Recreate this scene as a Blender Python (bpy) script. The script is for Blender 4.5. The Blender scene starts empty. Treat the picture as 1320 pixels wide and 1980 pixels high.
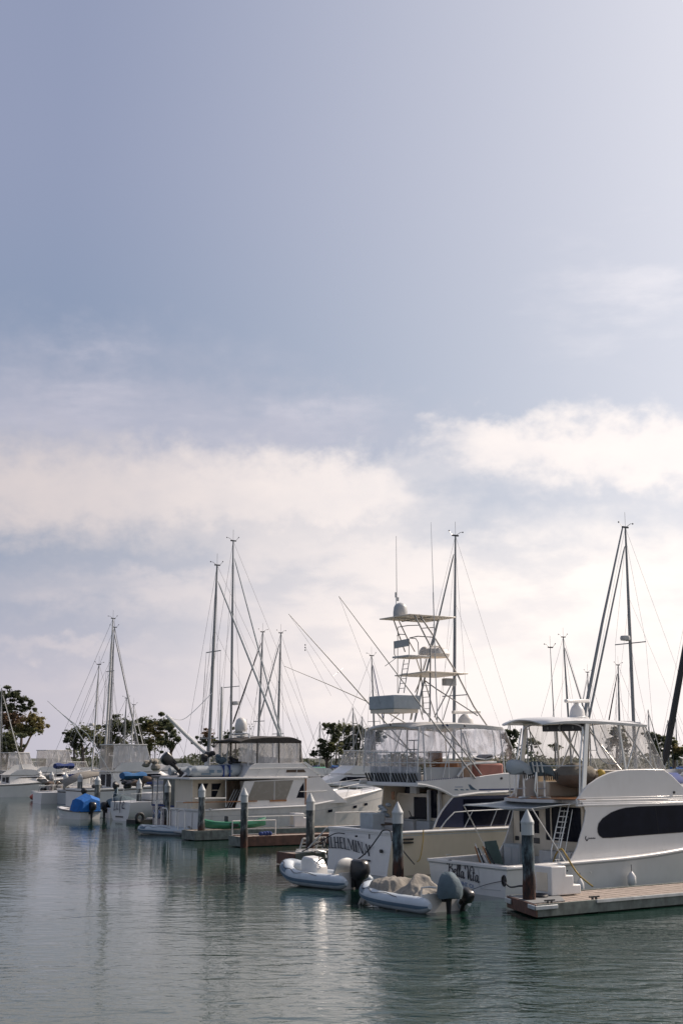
import bpy, bmesh, math, random
from mathutils import Vector, Matrix, noise
R = math.radians
random.seed(7)
SC = bpy.context.scene
COL = SC.collection
V = Vector
# ---------------------------------------------------------------- camera
F_PX, CAM_H, HOR = 2500.0, 4.5, 1464.0          # focal length and horizon in 1320x1980 pixels
PITCH = math.atan((HOR-990)/F_PX)
cd = bpy.data.cameras.new('camera'); cam = bpy.data.objects.new('camera', cd); COL.objects.link(cam)
cd.sensor_fit = 'VERTICAL'; cd.sensor_height = 36.0; cd.sensor_width = 24.0
cd.lens = F_PX/1980*36
cam.location = (0, 0, CAM_H); cam.rotation_euler = (R(90)+PITCH, 0, 0)
cd.clip_start = 0.5; cd.clip_end = 9000
SC.camera = cam
# ---------------------------------------------------------------- light
SUN_AZ, SUN_EL = 58.5, 38.0                      # degrees right of the view, degrees up
sd = bpy.data.lights.new('sun', 'SUN'); sun = bpy.data.objects.new('sun', sd); COL.objects.link(sun)
sd.energy = 4.8; sd.angle = R(1.0); sd.color = (1.0, 0.86, 0.74)
_d = V((math.sin(R(SUN_AZ))*math.cos(R(SUN_EL)), math.cos(R(SUN_AZ))*math.cos(R(SUN_EL)), math.sin(R(SUN_EL))))
sun.rotation_euler = _d.to_track_quat('Z', 'Y').to_euler()
SC.view_settings.view_transform = 'Standard'; SC.view_settings.look = 'None'
SC.view_settings.exposure = 0.13; SC.view_settings.gamma = 1.0
# ---------------------------------------------------------------- sky (clouds laid out by compass direction)
world = bpy.data.worlds.new('World'); SC.world = world; world.use_nodes = True
nt = world.node_tree; N = nt.nodes; LK = nt.links; N.clear()
def nd(t, **k):
    n = N.new(t)
    for a, b in k.items(): setattr(n, a, b)
    return n
def put(sock, v):
    if isinstance(v, bpy.types.NodeSocket): LK.new(v, sock)
    else: sock.default_value = v
def M(op, a, b=None, c=None, clamp=False):
    n = nd('ShaderNodeMath', operation=op); n.use_clamp = clamp
    put(n.inputs[0], a)
    if b is not None: put(n.inputs[1], b)
    if c is not None: put(n.inputs[2], c)
    return n.outputs[0]
def MIX(f, a, b):
    n = nd('ShaderNodeMix', data_type='RGBA'); put(n.inputs[0], f)
    put(n.inputs[6], a if isinstance(a, bpy.types.NodeSocket) else (*a, 1)); put(n.inputs[7], b if isinstance(b, bpy.types.NodeSocket) else (*b, 1))
    return n.outputs[2]
def SS(x, a, b):
    n = nd('ShaderNodeMapRange', interpolation_type='SMOOTHSTEP'); put(n.inputs[0], x)
    n.inputs[1].default_value = a; n.inputs[2].default_value = b
    return n.outputs[0]
tc = nd('ShaderNodeTexCoord'); sep = nd('ShaderNodeSeparateXYZ'); LK.new(tc.outputs['Generated'], sep.inputs[0])
az = M('MULTIPLY', M('ARCTAN2', sep.outputs[0], sep.outputs[1]), 57.2958)
el = M('MULTIPLY', M('ARCSINE', sep.outputs[2]), 57.2958)
def NZ(scale, detail, ex=1.0, rough=.55, off=0):
    cb = nd('ShaderNodeCombineXYZ'); put(cb.inputs[0], az); put(cb.inputs[1], M('MULTIPLY', el, ex)); cb.inputs[2].default_value = off
    n = nd('ShaderNodeTexNoise'); LK.new(cb.outputs[0], n.inputs['Vector'])
    n.inputs['Scale'].default_value = scale; n.inputs['Detail'].default_value = detail; n.inputs['Roughness'].default_value = rough
    return n.outputs[0]
n_big = NZ(.16, 5, 1.7, .5); n_mid = NZ(.42, 7, 1.6, .55, 3); n_puff = NZ(.8, 6, 1.3, .55, 9); n_gap = NZ(.22, 6, 2.6, .55, 31); n_wisp = NZ(.16, 6, 3.2, .6, 17)
wx = M('MULTIPLY', M('SUBTRACT', n_mid, .5), 7.0); wy = M('MULTIPLY', M('SUBTRACT', n_puff, .5), 3.0)
azw = M('ADD', az, wx); elw = M('ADD', el, wy)
def dg(px, py):      # picture place -> compass degrees
    u = (px-660)/F_PX; v = (990-py)/F_PX
    d = V((u, math.cos(PITCH)-v*math.sin(PITCH), math.sin(PITCH)+v*math.cos(PITCH))).normalized()
    return math.degrees(math.atan2(d.x, d.y)), math.degrees(math.asin(d.z))
def blob(px, py, rx, ry, soft=.55, amp=1.0):
    a0, e0 = dg(px, py); k = 57.3/F_PX
    dx = M('DIVIDE', M('SUBTRACT', azw, a0), rx*k); dy = M('DIVIDE', M('SUBTRACT', elw, e0), ry*k)
    r = M('SQRT', M('ADD', M('MULTIPLY', dx, dx), M('MULTIPLY', dy, dy)))
    s = SS(r, 1.0+soft*.5, 1.0-soft)
    return s if amp == 1 else M('MULTIPLY', s, amp)
def union(l):
    o = l[0]
    for b in l[1:]: o = M('SUBTRACT', M('ADD', o, b), M('MULTIPLY', o, b))
    return o
solid = union([blob(80, 950, 380, 110, .8), blob(420, 950, 270, 92, .75), blob(640, 960, 240, 88, .7), blob(560, 1060, 300, 40, .9, .6),
               blob(1130, 870, 290, 74, .75), blob(1330, 880, 200, 80, .6), blob(960, 850, 130, 50, .9, .8)])
low = union([blob(1150, 1170, 480, 190, .8), blob(760, 1230, 420, 140, .9, .75), blob(330, 1140, 420, 55, .9, .6), blob(120, 1250, 200, 22, .9, .5),
             blob(560, 1340, 700, 60, .9, .45), blob(950, 1290, 560, 170, 1.0, .75), blob(700, 1090, 300, 60, .9, .6)])
wisp = M('MULTIPLY', SS(n_wisp, .45, .75), union([blob(150, 740, 330, 100, 1.2), blob(1290, 560, 260, 150, 1.2, 1.0), blob(520, 800, 250, 50, 1.2)]))
elsewhere = M('MULTIPLY', M('MULTIPLY', SS(n_big, .48, .66), SS(M('ABSOLUTE', az), 16, 30)), .7)
sky = nd('ShaderNodeTexSky', sky_type='NISHITA'); sky.sun_disc = False
sky.sun_elevation = R(SUN_EL); sky.sun_rotation = R(SUN_AZ); sky.air_density = 1.0; sky.dust_density = 2.5; sky.ozone_density = 1.2; sky.altitude = 0
skm = nd('ShaderNodeVectorMath', operation='SCALE'); LK.new(sky.outputs[0], skm.inputs[0]); skm.inputs[3].default_value = 0.1
base = skm.outputs[0]
# thin high veil: thicker to the sun's side
right = SS(az, -12, 19); mid = SS(az, -17, 3)
VEIL = MIX(SS(el, 14, 27), (.235, .295, .415), (.285, .318, .450)); GLOW = (.78, .775, .83)
lin = M('MULTIPLY_ADD', az, 1/33, 13/33, clamp=True)
veil = MIX(M('POWER', lin, 1.3), VEIL, GLOW)
front = SS(M('ABSOLUTE', az), 120, 40)
c = MIX(M('ADD', M('MULTIPLY', front, .58), .25), base, veil)
c = MIX(M('MULTIPLY', SS(el, 12, 1), .85), c, MIX(right, MIX(mid, (.54, .51, .58), (.78, .72, .74)), (.98, .90, .88)))
c = MIX(M('MULTIPLY', union([blob(100, 800, 430, 130, 1.6), blob(540, 835, 300, 70, 1.6, .8)]), .62), c, (.60, .56, .63))
c = MIX(M('MULTIPLY', wisp, .5), c, MIX(right, (.64, .61, .68), (.92, .88, .90)))
c = MIX(M('MULTIPLY', elsewhere, .8), c, (.55, .53, .58))
c = MIX(M('MULTIPLY', low, M('ADD', M('MULTIPLY', SS(n_gap, .38, .60), .48), .52)), c, MIX(right, MIX(mid, (.67, .60, .61), (.86, .775, .75)), (1.05, .97, .92)))
c = MIX(M('MULTIPLY', solid, M('ADD', M('MULTIPLY', n_mid, .35), .70), clamp=True), c, MIX(right, MIX(mid, (.66, .59, .585), (.86, .775, .745)), (1.02, .94, .90)))
bg = nd('ShaderNodeBackground'); LK.new(c, bg.inputs[0]); bg.inputs[1].default_value = 1.0
wo = nd('ShaderNodeOutputWorld'); LK.new(bg.outputs[0], wo.inputs[0])
# ---------------------------------------------------------------- materials
MATS = {}
def mat(name, col, rough=.5, metal=0., var=.06, vs=3., bump=0., bs=30., spec=None, coat=0., alpha=1.0, trans=0., dirt=None, dirtz=None, ripple=None):
    if name in MATS: return MATS[name]
    m = bpy.data.materials.new(name); m.use_nodes = True; t = m.node_tree; n = t.nodes; p = n['Principled BSDF']
    tcn = n.new('ShaderNodeTexCoord'); nz = n.new('ShaderNodeTexNoise'); nz.inputs['Scale'].default_value = vs; nz.inputs['Detail'].default_value = 6
    t.links.new(tcn.outputs['Object'], nz.inputs['Vector'])
    mr = n.new('ShaderNodeMapRange'); t.links.new(nz.outputs[0], mr.inputs[0]); mr.inputs[1].default_value = .25; mr.inputs[2].default_value = .75
    mr.inputs[3].default_value = 1-var; mr.inputs[4].default_value = 1+var
    hs = n.new('ShaderNodeVectorMath'); hs.operation = 'SCALE'; hs.inputs[0].default_value = col; t.links.new(mr.outputs[0], hs.inputs[3])
    out = hs.outputs[0]
    if dirt:                                            # streaks of grime with a shape of their own
        dcol, amt = dirt
        mp = n.new('ShaderNodeMapping'); mp.inputs['Scale'].default_value = (2.2, 2.2, .8); t.links.new(tcn.outputs['Object'], mp.inputs[0])
        n2 = n.new('ShaderNodeTexNoise'); n2.inputs['Scale'].default_value = 1.6; n2.inputs['Detail'].default_value = 7; t.links.new(mp.outputs[0], n2.inputs['Vector'])
        r2 = n.new('ShaderNodeMapRange'); r2.inputs[1].default_value = .5; r2.inputs[2].default_value = .78; r2.inputs[4].default_value = amt; t.links.new(n2.outputs[0], r2.inputs[0])
        mx = n.new('ShaderNodeMix'); mx.data_type = 'RGBA'; t.links.new(r2.outputs[0], mx.inputs[0]); t.links.new(out, mx.inputs[6]); mx.inputs[7].default_value = (*dcol, 1)
        out = mx.outputs[2]
    t.links.new(out, p.inputs['Base Color'])
    r3 = n.new('ShaderNodeMapRange'); t.links.new(nz.outputs[0], r3.inputs[0]); r3.inputs[3].default_value = max(0, rough-.08); r3.inputs[4].default_value = min(1, rough+.1)
    t.links.new(r3.outputs[0], p.inputs['Roughness'])
    p.inputs['Metallic'].default_value = metal
    if coat: p.inputs['Coat Weight'].default_value = coat; p.inputs['Coat Roughness'].default_value = .15
    if spec is not None: p.inputs['Specular IOR Level'].default_value = spec
    if bump:
        n3 = n.new('ShaderNodeTexNoise'); n3.inputs['Scale'].default_value = bs; n3.inputs['Detail'].default_value = 5; t.links.new(tcn.outputs['Object'], n3.inputs['Vector'])
        b = n.new('ShaderNodeBump'); b.inputs['Strength'].default_value = bump; b.inputs['Distance'].default_value = .05; t.links.new(n3.outputs[0], b.inputs['Height']); t.links.new(b.outputs[0], p.inputs['Normal'])
    p.inputs['Alpha'].default_value = alpha
    MATS[name] = m
    return m
WHITE = mat('gelcoat_white', (.66, .645, .62), .32, var=.05, vs=1.4, coat=.25, dirt=((.44, .40, .34), .14))
CREAM = mat('gelcoat_cream', (.70, .60, .47), .35, var=.05, vs=1.4, coat=.2, dirt=((.48, .39, .28), .2))
OFFW = mat('weathered_white', (.56, .545, .52), .5, var=.08, vs=2.5, dirt=((.33, .29, .24), .4))
GREYW = mat('gelcoat_grey', (.40, .41, .41), .45, var=.06)
ALU = mat('bright_aluminium', (.62, .62, .60), .32, metal=.75, var=.08, vs=5)
PAINTALU = mat('white_painted_tube', (.62, .62, .60), .4, var=.06, vs=5)
MASTG = mat('anodised_mast', (.25, .255, .255), .45, metal=.2, var=.14, vs=.8)
MASTW = mat('white_mast', (.50, .49, .46), .45, var=.1, vs=.8)
DARKG = mat('tinted_window', (.008, .010, .018), .16, var=.3, vs=2, spec=.07)
NAVYW = mat('navy_window_cover', (.012, .018, .055), .45, var=.25, vs=2, bump=.15, bs=4)
BLACK = mat('black_rubber', (.015, .015, .017), .5, var=.3, vs=4)
BLKP = mat('black_plastic', (.018, .018, .02), .3, var=.2, vs=6)
TEAK = mat('teak_trim', (.30, .13, .05), .5, var=.3, vs=6)
NAVYH = mat('navy_hull', (.012, .016, .045), .2, var=.2, vs=1, coat=.4)
BLUEC = mat('blue_canvas', (.008, .12, .40), .8, var=.2, vs=3, bump=.5, bs=5)
NAVYC = mat('navy_canvas', (.015, .035, .14), .85, var=.2, vs=3, bump=.5, bs=5)
BRNC = mat('dark_brown_canvas', (.035, .03, .026), .85, var=.2, vs=3, bump=.4, bs=6)
TANC = mat('beige_canvas', (.235, .215, .185), .9, var=.12, vs=4, bump=.7, bs=6, dirt=((.16, .14, .12), .5))
GRYC = mat('grey_blue_canvas', (.085, .12, .14), .85, var=.15, vs=3, bump=.6, bs=5)
PALEC = mat('pale_grey_canvas', (.40, .43, .44), .85, var=.12, vs=3, bump=.5, bs=6)
GRNC = mat('dark_green_board', (.05, .085, .07), .6, var=.2, vs=3)
HYP = mat('pale_inflatable_fabric', (.46, .51, .55), .5, var=.06, vs=2, dirt=((.26, .27, .27), .3))
HYPD = mat('slate_blue_inflatable_patch', (.09, .145, .20), .55, var=.12, vs=4)
ROPE = mat('tan_rope', (.32, .24, .13), .9, var=.2, vs=20)
ROPED = mat('dark_rope', (.03, .03, .035), .9, var=.2, vs=20)
YHOSE = mat('yellow_hose', (.40, .27, .07), .5, var=.1, vs=8)
RED = mat('faded_red', (.36, .06, .035), .5, var=.2, vs=3)
BOOT = mat('boot_stripe', (.10, .055, .035), .5, var=.2, vs=3)
INK = mat('navy_lettering', (.012, .014, .03), .4, var=.1)
INKP = mat('pale_blue_lettering', (.25, .30, .42), .5, var=.1)
GREEN = mat('green_plastic', (.025, .17, .095), .4, var=.12, vs=2)
YELL = mat('yellow_foam', (.62, .42, .07), .6, var=.1)
TOWER = mat('dull_grey_tube', (.30, .29, .275), .45, metal=.2, var=.1)
WIRE = mat('rigging_wire', (.20, .20, .21), .5, metal=.3, var=.1)
STRIPE = mat('blue_stripe', (.01, .025, .12), .3, var=.1)
BIRD = mat('dull_brown_fabric', (.10, .07, .05), .9, var=.2)
STONE = mat('pale_dome', (.55, .54, .52), .45)
SKIN = mat('mirror_grey', (.33, .34, .35), .35, var=.1)
def vinyl(name, tint, opac, streak):
    m = bpy.data.materials.new(name); m.use_nodes = True; t = m.node_tree; n = t.nodes; n.clear()
    tr = n.new('ShaderNodeBsdfTransparent'); tr.inputs[0].default_value = (*tint, 1)
    p = n.new('ShaderNodeBsdfPrincipled'); p.inputs['Base Color'].default_value = (.72, .70, .70, 1); p.inputs['Roughness'].default_value = .18
    tcn = n.new('ShaderNodeTexCoord'); mp = n.new('ShaderNodeMapping'); mp.inputs['Scale'].default_value = (2.2, 2.2, .7); mp.inputs['Rotation'].default_value = (0, .35, 0)
    t.links.new(tcn.outputs['Object'], mp.inputs[0])
    nz = n.new('ShaderNodeTexNoise'); nz.inputs['Scale'].default_value = 1.3; nz.inputs['Detail'].default_value = 4; nz.inputs['Distortion'].default_value = 1.2; t.links.new(mp.outputs[0], nz.inputs['Vector'])
    mr = n.new('ShaderNodeMapRange'); t.links.new(nz.outputs[0], mr.inputs[0]); mr.inputs[1].default_value = .42; mr.inputs[2].default_value = .7; mr.inputs[3].default_value = opac; mr.inputs[4].default_value = opac+streak
    b = n.new('ShaderNodeBump'); b.inputs['Strength'].default_value = .35; b.inputs['Distance'].default_value = .1; t.links.new(nz.outputs[0], b.inputs['Height']); t.links.new(b.outputs[0], p.inputs['Normal'])
    mx = n.new('ShaderNodeMixShader'); t.links.new(mr.outputs[0], mx.inputs[0]); t.links.new(tr.outputs[0], mx.inputs[1]); t.links.new(p.outputs[0], mx.inputs[2])
    o = n.new('ShaderNodeOutputMaterial'); t.links.new(mx.outputs[0], o.inputs[0]); MATS[name] = m
    return m
VINYL = vinyl('clear_vinyl', (.92, .92, .94), .14, .5)
VINYLW = vinyl('aged_clear_vinyl', (.80, .77, .70), .42, .3)
VINYLC = vinyl('crystal_vinyl', (.90, .89, .87), .12, .28)
# ---------------------------------------------------------------- picture place -> point of the world, at a height or a distance
CP, SP = math.cos(PITCH), math.sin(PITCH)
def ray(px, py):
    u = (px-660)/F_PX; v = (990-py)/F_PX
    return V((u, CP-v*SP, SP+v*CP))
def at(px, py, Y):
    d = ray(px, py); return V((0, 0, CAM_H)) + d*(Y/d.y)
def gp(px, py, z=0.):
    d = ray(px, py); return V((0, 0, CAM_H)) + d*((z-CAM_H)/d.z)
# ---------------------------------------------------------------- mesh builder
def frame(d):
    d = d.normalized(); a = V((0, 0, 1)) if abs(d.z) < .9 else V((1, 0, 0))
    x = d.cross(a).normalized(); return x, d.cross(x).normalized()
class MB:
    def __init__(s): s.v = []; s.f = []
    def add(s, vs, fs):
        k = len(s.v); s.v += [V(p) for p in vs]; s.f += [[i+k for i in f] for f in fs]; return s
    def box(s, a, b):
        x0, y0, z0 = a; x1, y1, z1 = b
        return s.add([(x0,y0,z0),(x1,y0,z0),(x1,y1,z0),(x0,y1,z0),(x0,y0,z1),(x1,y0,z1),(x1,y1,z1),(x0,y1,z1)],
                     [(0,3,2,1),(4,5,6,7),(0,1,5,4),(1,2,6,5),(2,3,7,6),(3,0,4,7)])
    def cb(s, c, sz, rz=0., ry=0.):
        m = Matrix.Translation(c) @ Matrix.Rotation(rz, 4, 'Z') @ Matrix.Rotation(ry, 4, 'Y'); h = [q/2 for q in sz]
        k = len(s.v); s.box((-h[0],-h[1],-h[2]), h)
        for i in range(k, len(s.v)): s.v[i] = m @ s.v[i]
        return s
    def cyl(s, a, b, r, r2=None, n=8, caps=True):
        a = V(a); b = V(b); r2 = r if r2 is None else r2
        if (b-a).length < 1e-6: return s
        x, y = frame(b-a); vs = []
        for p, q in ((a, r), (b, r2)):
            vs += [p+(x*math.cos(t)+y*math.sin(t))*q for t in [2*math.pi*i/n for i in range(n)]]
        fs = [(i, (i+1) % n, n+(i+1) % n, n+i) for i in range(n)]
        if caps: fs += [tuple(range(n-1, -1, -1)), tuple(range(n, 2*n))]
        return s.add(vs, fs)
    def tube(s, pts, r, n=6, closed=False):
        pts = [V(p) for p in pts]; rings = []; m = len(pts); px = None
        for i, p in enumerate(pts):
            d = (pts[(i+1) % m] if closed or i < m-1 else p) - (pts[i-1] if closed or i > 0 else p)
            if d.length < 1e-7: d = V((1, 0, 0))
            d.normalize()
            if px is None: px, _ = frame(d)
            px = (px - d*px.dot(d)); px = px.normalized() if px.length > 1e-5 else frame(d)[0]
            y = d.cross(px); rr = r[i] if isinstance(r, (list, tuple)) else r
            rings.append([p+(px*math.cos(t)+y*math.sin(t))*rr for t in [2*math.pi*k/n for k in range(n)]])
        return s.loft(rings, True, not closed, closed)
    def loft(s, rings, closed=True, caps=True, wrap=False):
        n = len(rings[0]); m = len(rings); vs = [p for r in rings for p in r]; fs = []
        for i in range(m if wrap else m-1):
            j = (i+1) % m
            for k in range(n if closed else n-1): fs.append((i*n+k, i*n+(k+1) % n, j*n+(k+1) % n, j*n+k))
        if caps and closed: fs += [tuple(range(n-1, -1, -1)), tuple(range((m-1)*n, m*n))]
        return s.add(vs, fs)
    def prism(s, poly, y0, y1):            # polygon in x,z pushed from y0 to y1
        n = len(poly); return s.add([(p[0], y0, p[1]) for p in poly]+[(p[0], y1, p[1]) for p in poly],
            [tuple(range(n)), tuple(range(2*n-1, n-1, -1))]+[(i, i+n, (i+1) % n+n, (i+1) % n) for i in range(n)])
    def slab(s, poly, z0, z1):             # polygon in x,y between two heights
        n = len(poly); return s.add([(p[0], p[1], z0) for p in poly]+[(p[0], p[1], z1) for p in poly],
            [tuple(range(n-1, -1, -1)), tuple(range(n, 2*n))]+[(i, (i+1) % n, (i+1) % n+n, i+n) for i in range(n)])
    def panel(s, pts, nrm, th):            # flat panel of any outline with thickness
        n = len(pts); o = V(nrm)*th; pts = [V(p) for p in pts]
        return s.add(pts+[p+o for p in pts], [tuple(range(n)), tuple(range(2*n-1, n-1, -1))]+[(i, i+n, (i+1) % n+n, (i+1) % n) for i in range(n)])
    def quad(s, *p): return s.add(p, [tuple(range(len(p)))])
    def ball(s, c, r, nu=10, nv=7, jit=0.):
        r = (r, r, r) if not isinstance(r, (tuple, list)) else r; c = V(c); rings = []
        for j in range(nv+1):
            t = math.pi*j/nv; rings.append([c+V((r[0]*max(.02, math.sin(t))*math.cos(2*math.pi*i/nu), r[1]*max(.02, math.sin(t))*math.sin(2*math.pi*i/nu), -r[2]*math.cos(t))) for i in range(nu)])
        k = len(s.v); s.loft(rings)
        if jit:
            for i in range(k, len(s.v)):
                q = s.v[i]; s.v[i] = q + noise.noise_vector(q*2.3)*jit
        return s
    def lathe(s, c, prof, n=12):           # prof: (radius, z)
        c = V(c); return s.loft([[c+V((r*math.cos(2*math.pi*i/n), r*math.sin(2*math.pi*i/n), z)) for i in range(n)] for r, z in prof])
    def pieces(s):
        par = list(range(len(s.v)))
        def find(a):
            while par[a] != a: par[a] = par[par[a]]; a = par[a]
            return a
        for f in s.f:
            r = find(f[0])
            for i in f[1:]: par[find(i)] = r
        g = {}
        for f in s.f: g.setdefault(find(f[0]), []).append(f)
        out = []
        for fs in g.values():
            ids = sorted({i for f in fs for i in f}); mp = {a: b for b, a in enumerate(ids)}; q = MB(); q.v = [s.v[i] for i in ids]; q.f = [[mp[i] for i in f] for f in fs]; out.append(q)
        return out
    def build(s, name, m, parent=None, smooth=True, bev=0., ang=38, loc=None, solid=0., one=False):
        if not one and name in ('curtain_zip', 'lacing_knob', 'post', 'dial', 'through_hull_fitting', 'hardtop_rib', 'transom_fitting', 'engine_vent', 'hull_port', 'cabinet_door', 'spreader_lamp', 'cabin_door', 'rod_holder', 'transom_panel', 'wear_patch', 'door_frame', 'tie_strap'):
            l = s.pieces()
            if 1 < len(l) < 60: return [q.build(name, m, parent, smooth, bev, ang, loc, solid, True) for q in l][0]
        me = bpy.data.meshes.new(name); me.from_pydata([tuple(p) for p in s.v], [], s.f); me.validate(); 
        bm = bmesh.new(); bm.from_mesh(me); bmesh.ops.recalc_face_normals(bm, faces=bm.faces); bm.to_mesh(me); bm.free()
        me.materials.append(m); o = bpy.data.objects.new(name, me); COL.objects.link(o)
        if smooth: me.shade_smooth(); me.set_sharp_from_angle(angle=R(ang))
        if parent: o.parent = parent
        if loc is not None: o.location = loc
        if solid:
            q = o.modifiers.new('solid', 'SOLIDIFY'); q.thickness = solid; q.offset = 0
        if bev:
            q = o.modifiers.new('bevel', 'BEVEL'); q.width = bev; q.segments = 2; q.limit_method = 'ANGLE'; q.angle_limit = R(35); q.use_clamp_overlap = True
        return o
def tag(o, label=None, cat=None, group=None, kind=None):
    if label: o['label'] = label
    if cat: o['category'] = cat
    if group: o['group'] = group
    if kind: o['kind'] = kind
    return o
def empty(name, loc=(0, 0, 0), rz=0., **k):
    o = bpy.data.objects.new(name, None); COL.objects.link(o); o.location = loc; o.rotation_euler = (0, 0, rz); o.empty_display_size = .3
    return tag(o, **k)
KIDS = {}
def copy_tree(o, parent=None):
    c = o.copy(); COL.objects.link(c)
    if parent: c.parent = parent
    for ch in list(o.children): copy_tree(ch, c)
    return c
def crom(pts, n=6, closed=False):          # smooth curve through points
    pts = [V(p) for p in pts]; out = []; m = len(pts)
    for i in range(m if closed else m-1):
        if closed: p0, p1, p2, p3 = pts[i-1], pts[i], pts[(i+1) % m], pts[(i+2) % m]
        else: p0, p1, p2, p3 = pts[max(i-1, 0)], pts[i], pts[i+1], pts[min(i+2, m-1)]
        for k in range(n):
            t = k/n; out.append(.5*((2*p1)+(p2-p0)*t+(2*p0-5*p1+4*p2-p3)*t*t+(3*p1-p0-3*p2+p3)*t**3))
    if not closed: out.append(pts[-1])
    return out
# ---------------------------------------------------------------- water
def water():
    m = bpy.data.materials.new('harbour_water'); m.use_nodes = True; t = m.node_tree; n = t.nodes; p = n['Principled BSDF']
    p.inputs['Base Color'].default_value = (.008, .030, .021, 1); p.inputs['Roughness'].default_value = .045; p.inputs['IOR'].default_value = 1.40
    tcn = n.new('ShaderNodeTexCoord')
    def nz(sc, rot, scale, det, dist=0.):
        mp = n.new('ShaderNodeMapping'); mp.inputs['Scale'].default_value = sc; mp.inputs['Rotation'].default_value = (0, 0, rot); t.links.new(tcn.outputs['Object'], mp.inputs[0])
        q = n.new('ShaderNodeTexNoise'); q.inputs['Scale'].default_value = scale; q.inputs['Detail'].default_value = det; q.inputs['Distortion'].default_value = dist
        t.links.new(mp.outputs[0], q.inputs['Vector']); return q.outputs[0]
    a = nz((.75, 1.3, 1), .25, 2.6, 3, .4); b = nz((.8, 1.5, 1), -.3, .75, 2, .6); c2 = nz((1, 1, 1), 0, .05, 3); d = nz((.9, 1.3, 1), .1, 7.0, 2)
    def ma(op, x, y):
        q = n.new('ShaderNodeMath'); q.operation = op
        for i, w in enumerate((x, y)):
            if isinstance(w, bpy.types.NodeSocket): t.links.new(w, q.inputs[i])
            else: q.inputs[i].default_value = w
        return q.outputs[0]
    calm = n.new('ShaderNodeMapRange'); t.links.new(c2, calm.inputs[0]); calm.inputs[1].default_value = .38; calm.inputs[2].default_value = .62; calm.inputs[3].default_value = .45; calm.inputs[4].default_value = 1.5
    sp = n.new('ShaderNodeSeparateXYZ'); t.links.new(tcn.outputs['Object'], sp.inputs[0])      # the open fairway is ruffled, the berths are sheltered
    fw = n.new('ShaderNodeMapRange'); fw.interpolation_type = 'SMOOTHSTEP'; t.links.new(sp.outputs[1], fw.inputs[0]); fw.inputs[1].default_value = 60; fw.inputs[2].default_value = 22; fw.inputs[3].default_value = .8; fw.inputs[4].default_value = 1.5
    gx = n.new('ShaderNodeMapRange'); gx.interpolation_type = 'SMOOTHSTEP'; t.links.new(sp.outputs[0], gx.inputs[0]); gx.inputs[1].default_value = -1.5; gx.inputs[2].default_value = 5.5
    gy = n.new('ShaderNodeMapRange'); gy.interpolation_type = 'SMOOTHSTEP'; t.links.new(sp.outputs[1], gy.inputs[0]); gy.inputs[1].default_value = 42; gy.inputs[2].default_value = 33
    gust = ma('ADD', ma('MULTIPLY', ma('MULTIPLY', gx.outputs[0], gy.outputs[0]), 2.4), 1.0)
    h = ma('MULTIPLY', gust, ma('MULTIPLY', ma('MULTIPLY', ma('ADD', ma('ADD', ma('MULTIPLY', a, .0095), ma('MULTIPLY', b, .020)), ma('MULTIPLY', d, .0022)), calm.outputs[0]), fw.outputs[0]))
    bp = n.new('ShaderNodeBump'); bp.inputs['Strength'].default_value = 1.0; bp.inputs['Distance'].default_value = 1.0; t.links.new(h, bp.inputs['Height']); t.links.new(bp.outputs[0], p.inputs['Normal'])
    mb = MB(); mb.quad((-3000, -200, 0), (3000, -200, 0), (3000, 4000, 0), (-3000, 4000, 0))
    tag(mb.build('water', m, smooth=False), kind='structure')
water()
# ---------------------------------------------------------------- boats: frame of reference and hull
class Boat:
    """root at the stern on the waterline, x towards the bow, y to port (away from the camera), z up"""
    def __init__(s, name, label, cat, px, py, beam, hd=58., group=None):
        g = gp(px, py); h = R(hd); s.f = V((math.sin(h), math.cos(h), 0)); s.p = V((-s.f.y, s.f.x, 0))
        s.o = g + s.p*(beam/2); s.B = beam; s.rz = math.atan2(s.f.y, s.f.x)
        s.root = empty(name, s.o, s.rz, label=label, cat=cat, group=group)
    def L(s, px, py, y):                   # picture place on the fore-and-aft plane at y
        d = ray(px, py); c = V((0, 0, CAM_H)); t = (y-(c-s.o).dot(s.p))/d.dot(s.p); q = c+d*t-s.o
        return V((q.dot(s.f), y, q.z))
    def T(s, px, py, x):                   # picture place on the athwartships plane at x
        d = ray(px, py); c = V((0, 0, CAM_H)); t = (x-(c-s.o).dot(s.f))/d.dot(s.f); q = c+d*t-s.o
        return V((x, q.dot(s.p), q.z))
    def W(s, v): return s.o + s.f*v[0] + s.p*v[1] + V((0, 0, v[2]))
def Z(x0, y0, k):                          # enlarged-crop coordinates -> picture
    return lambda X, Y: (x0+X/k, y0+Y/k)
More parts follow.
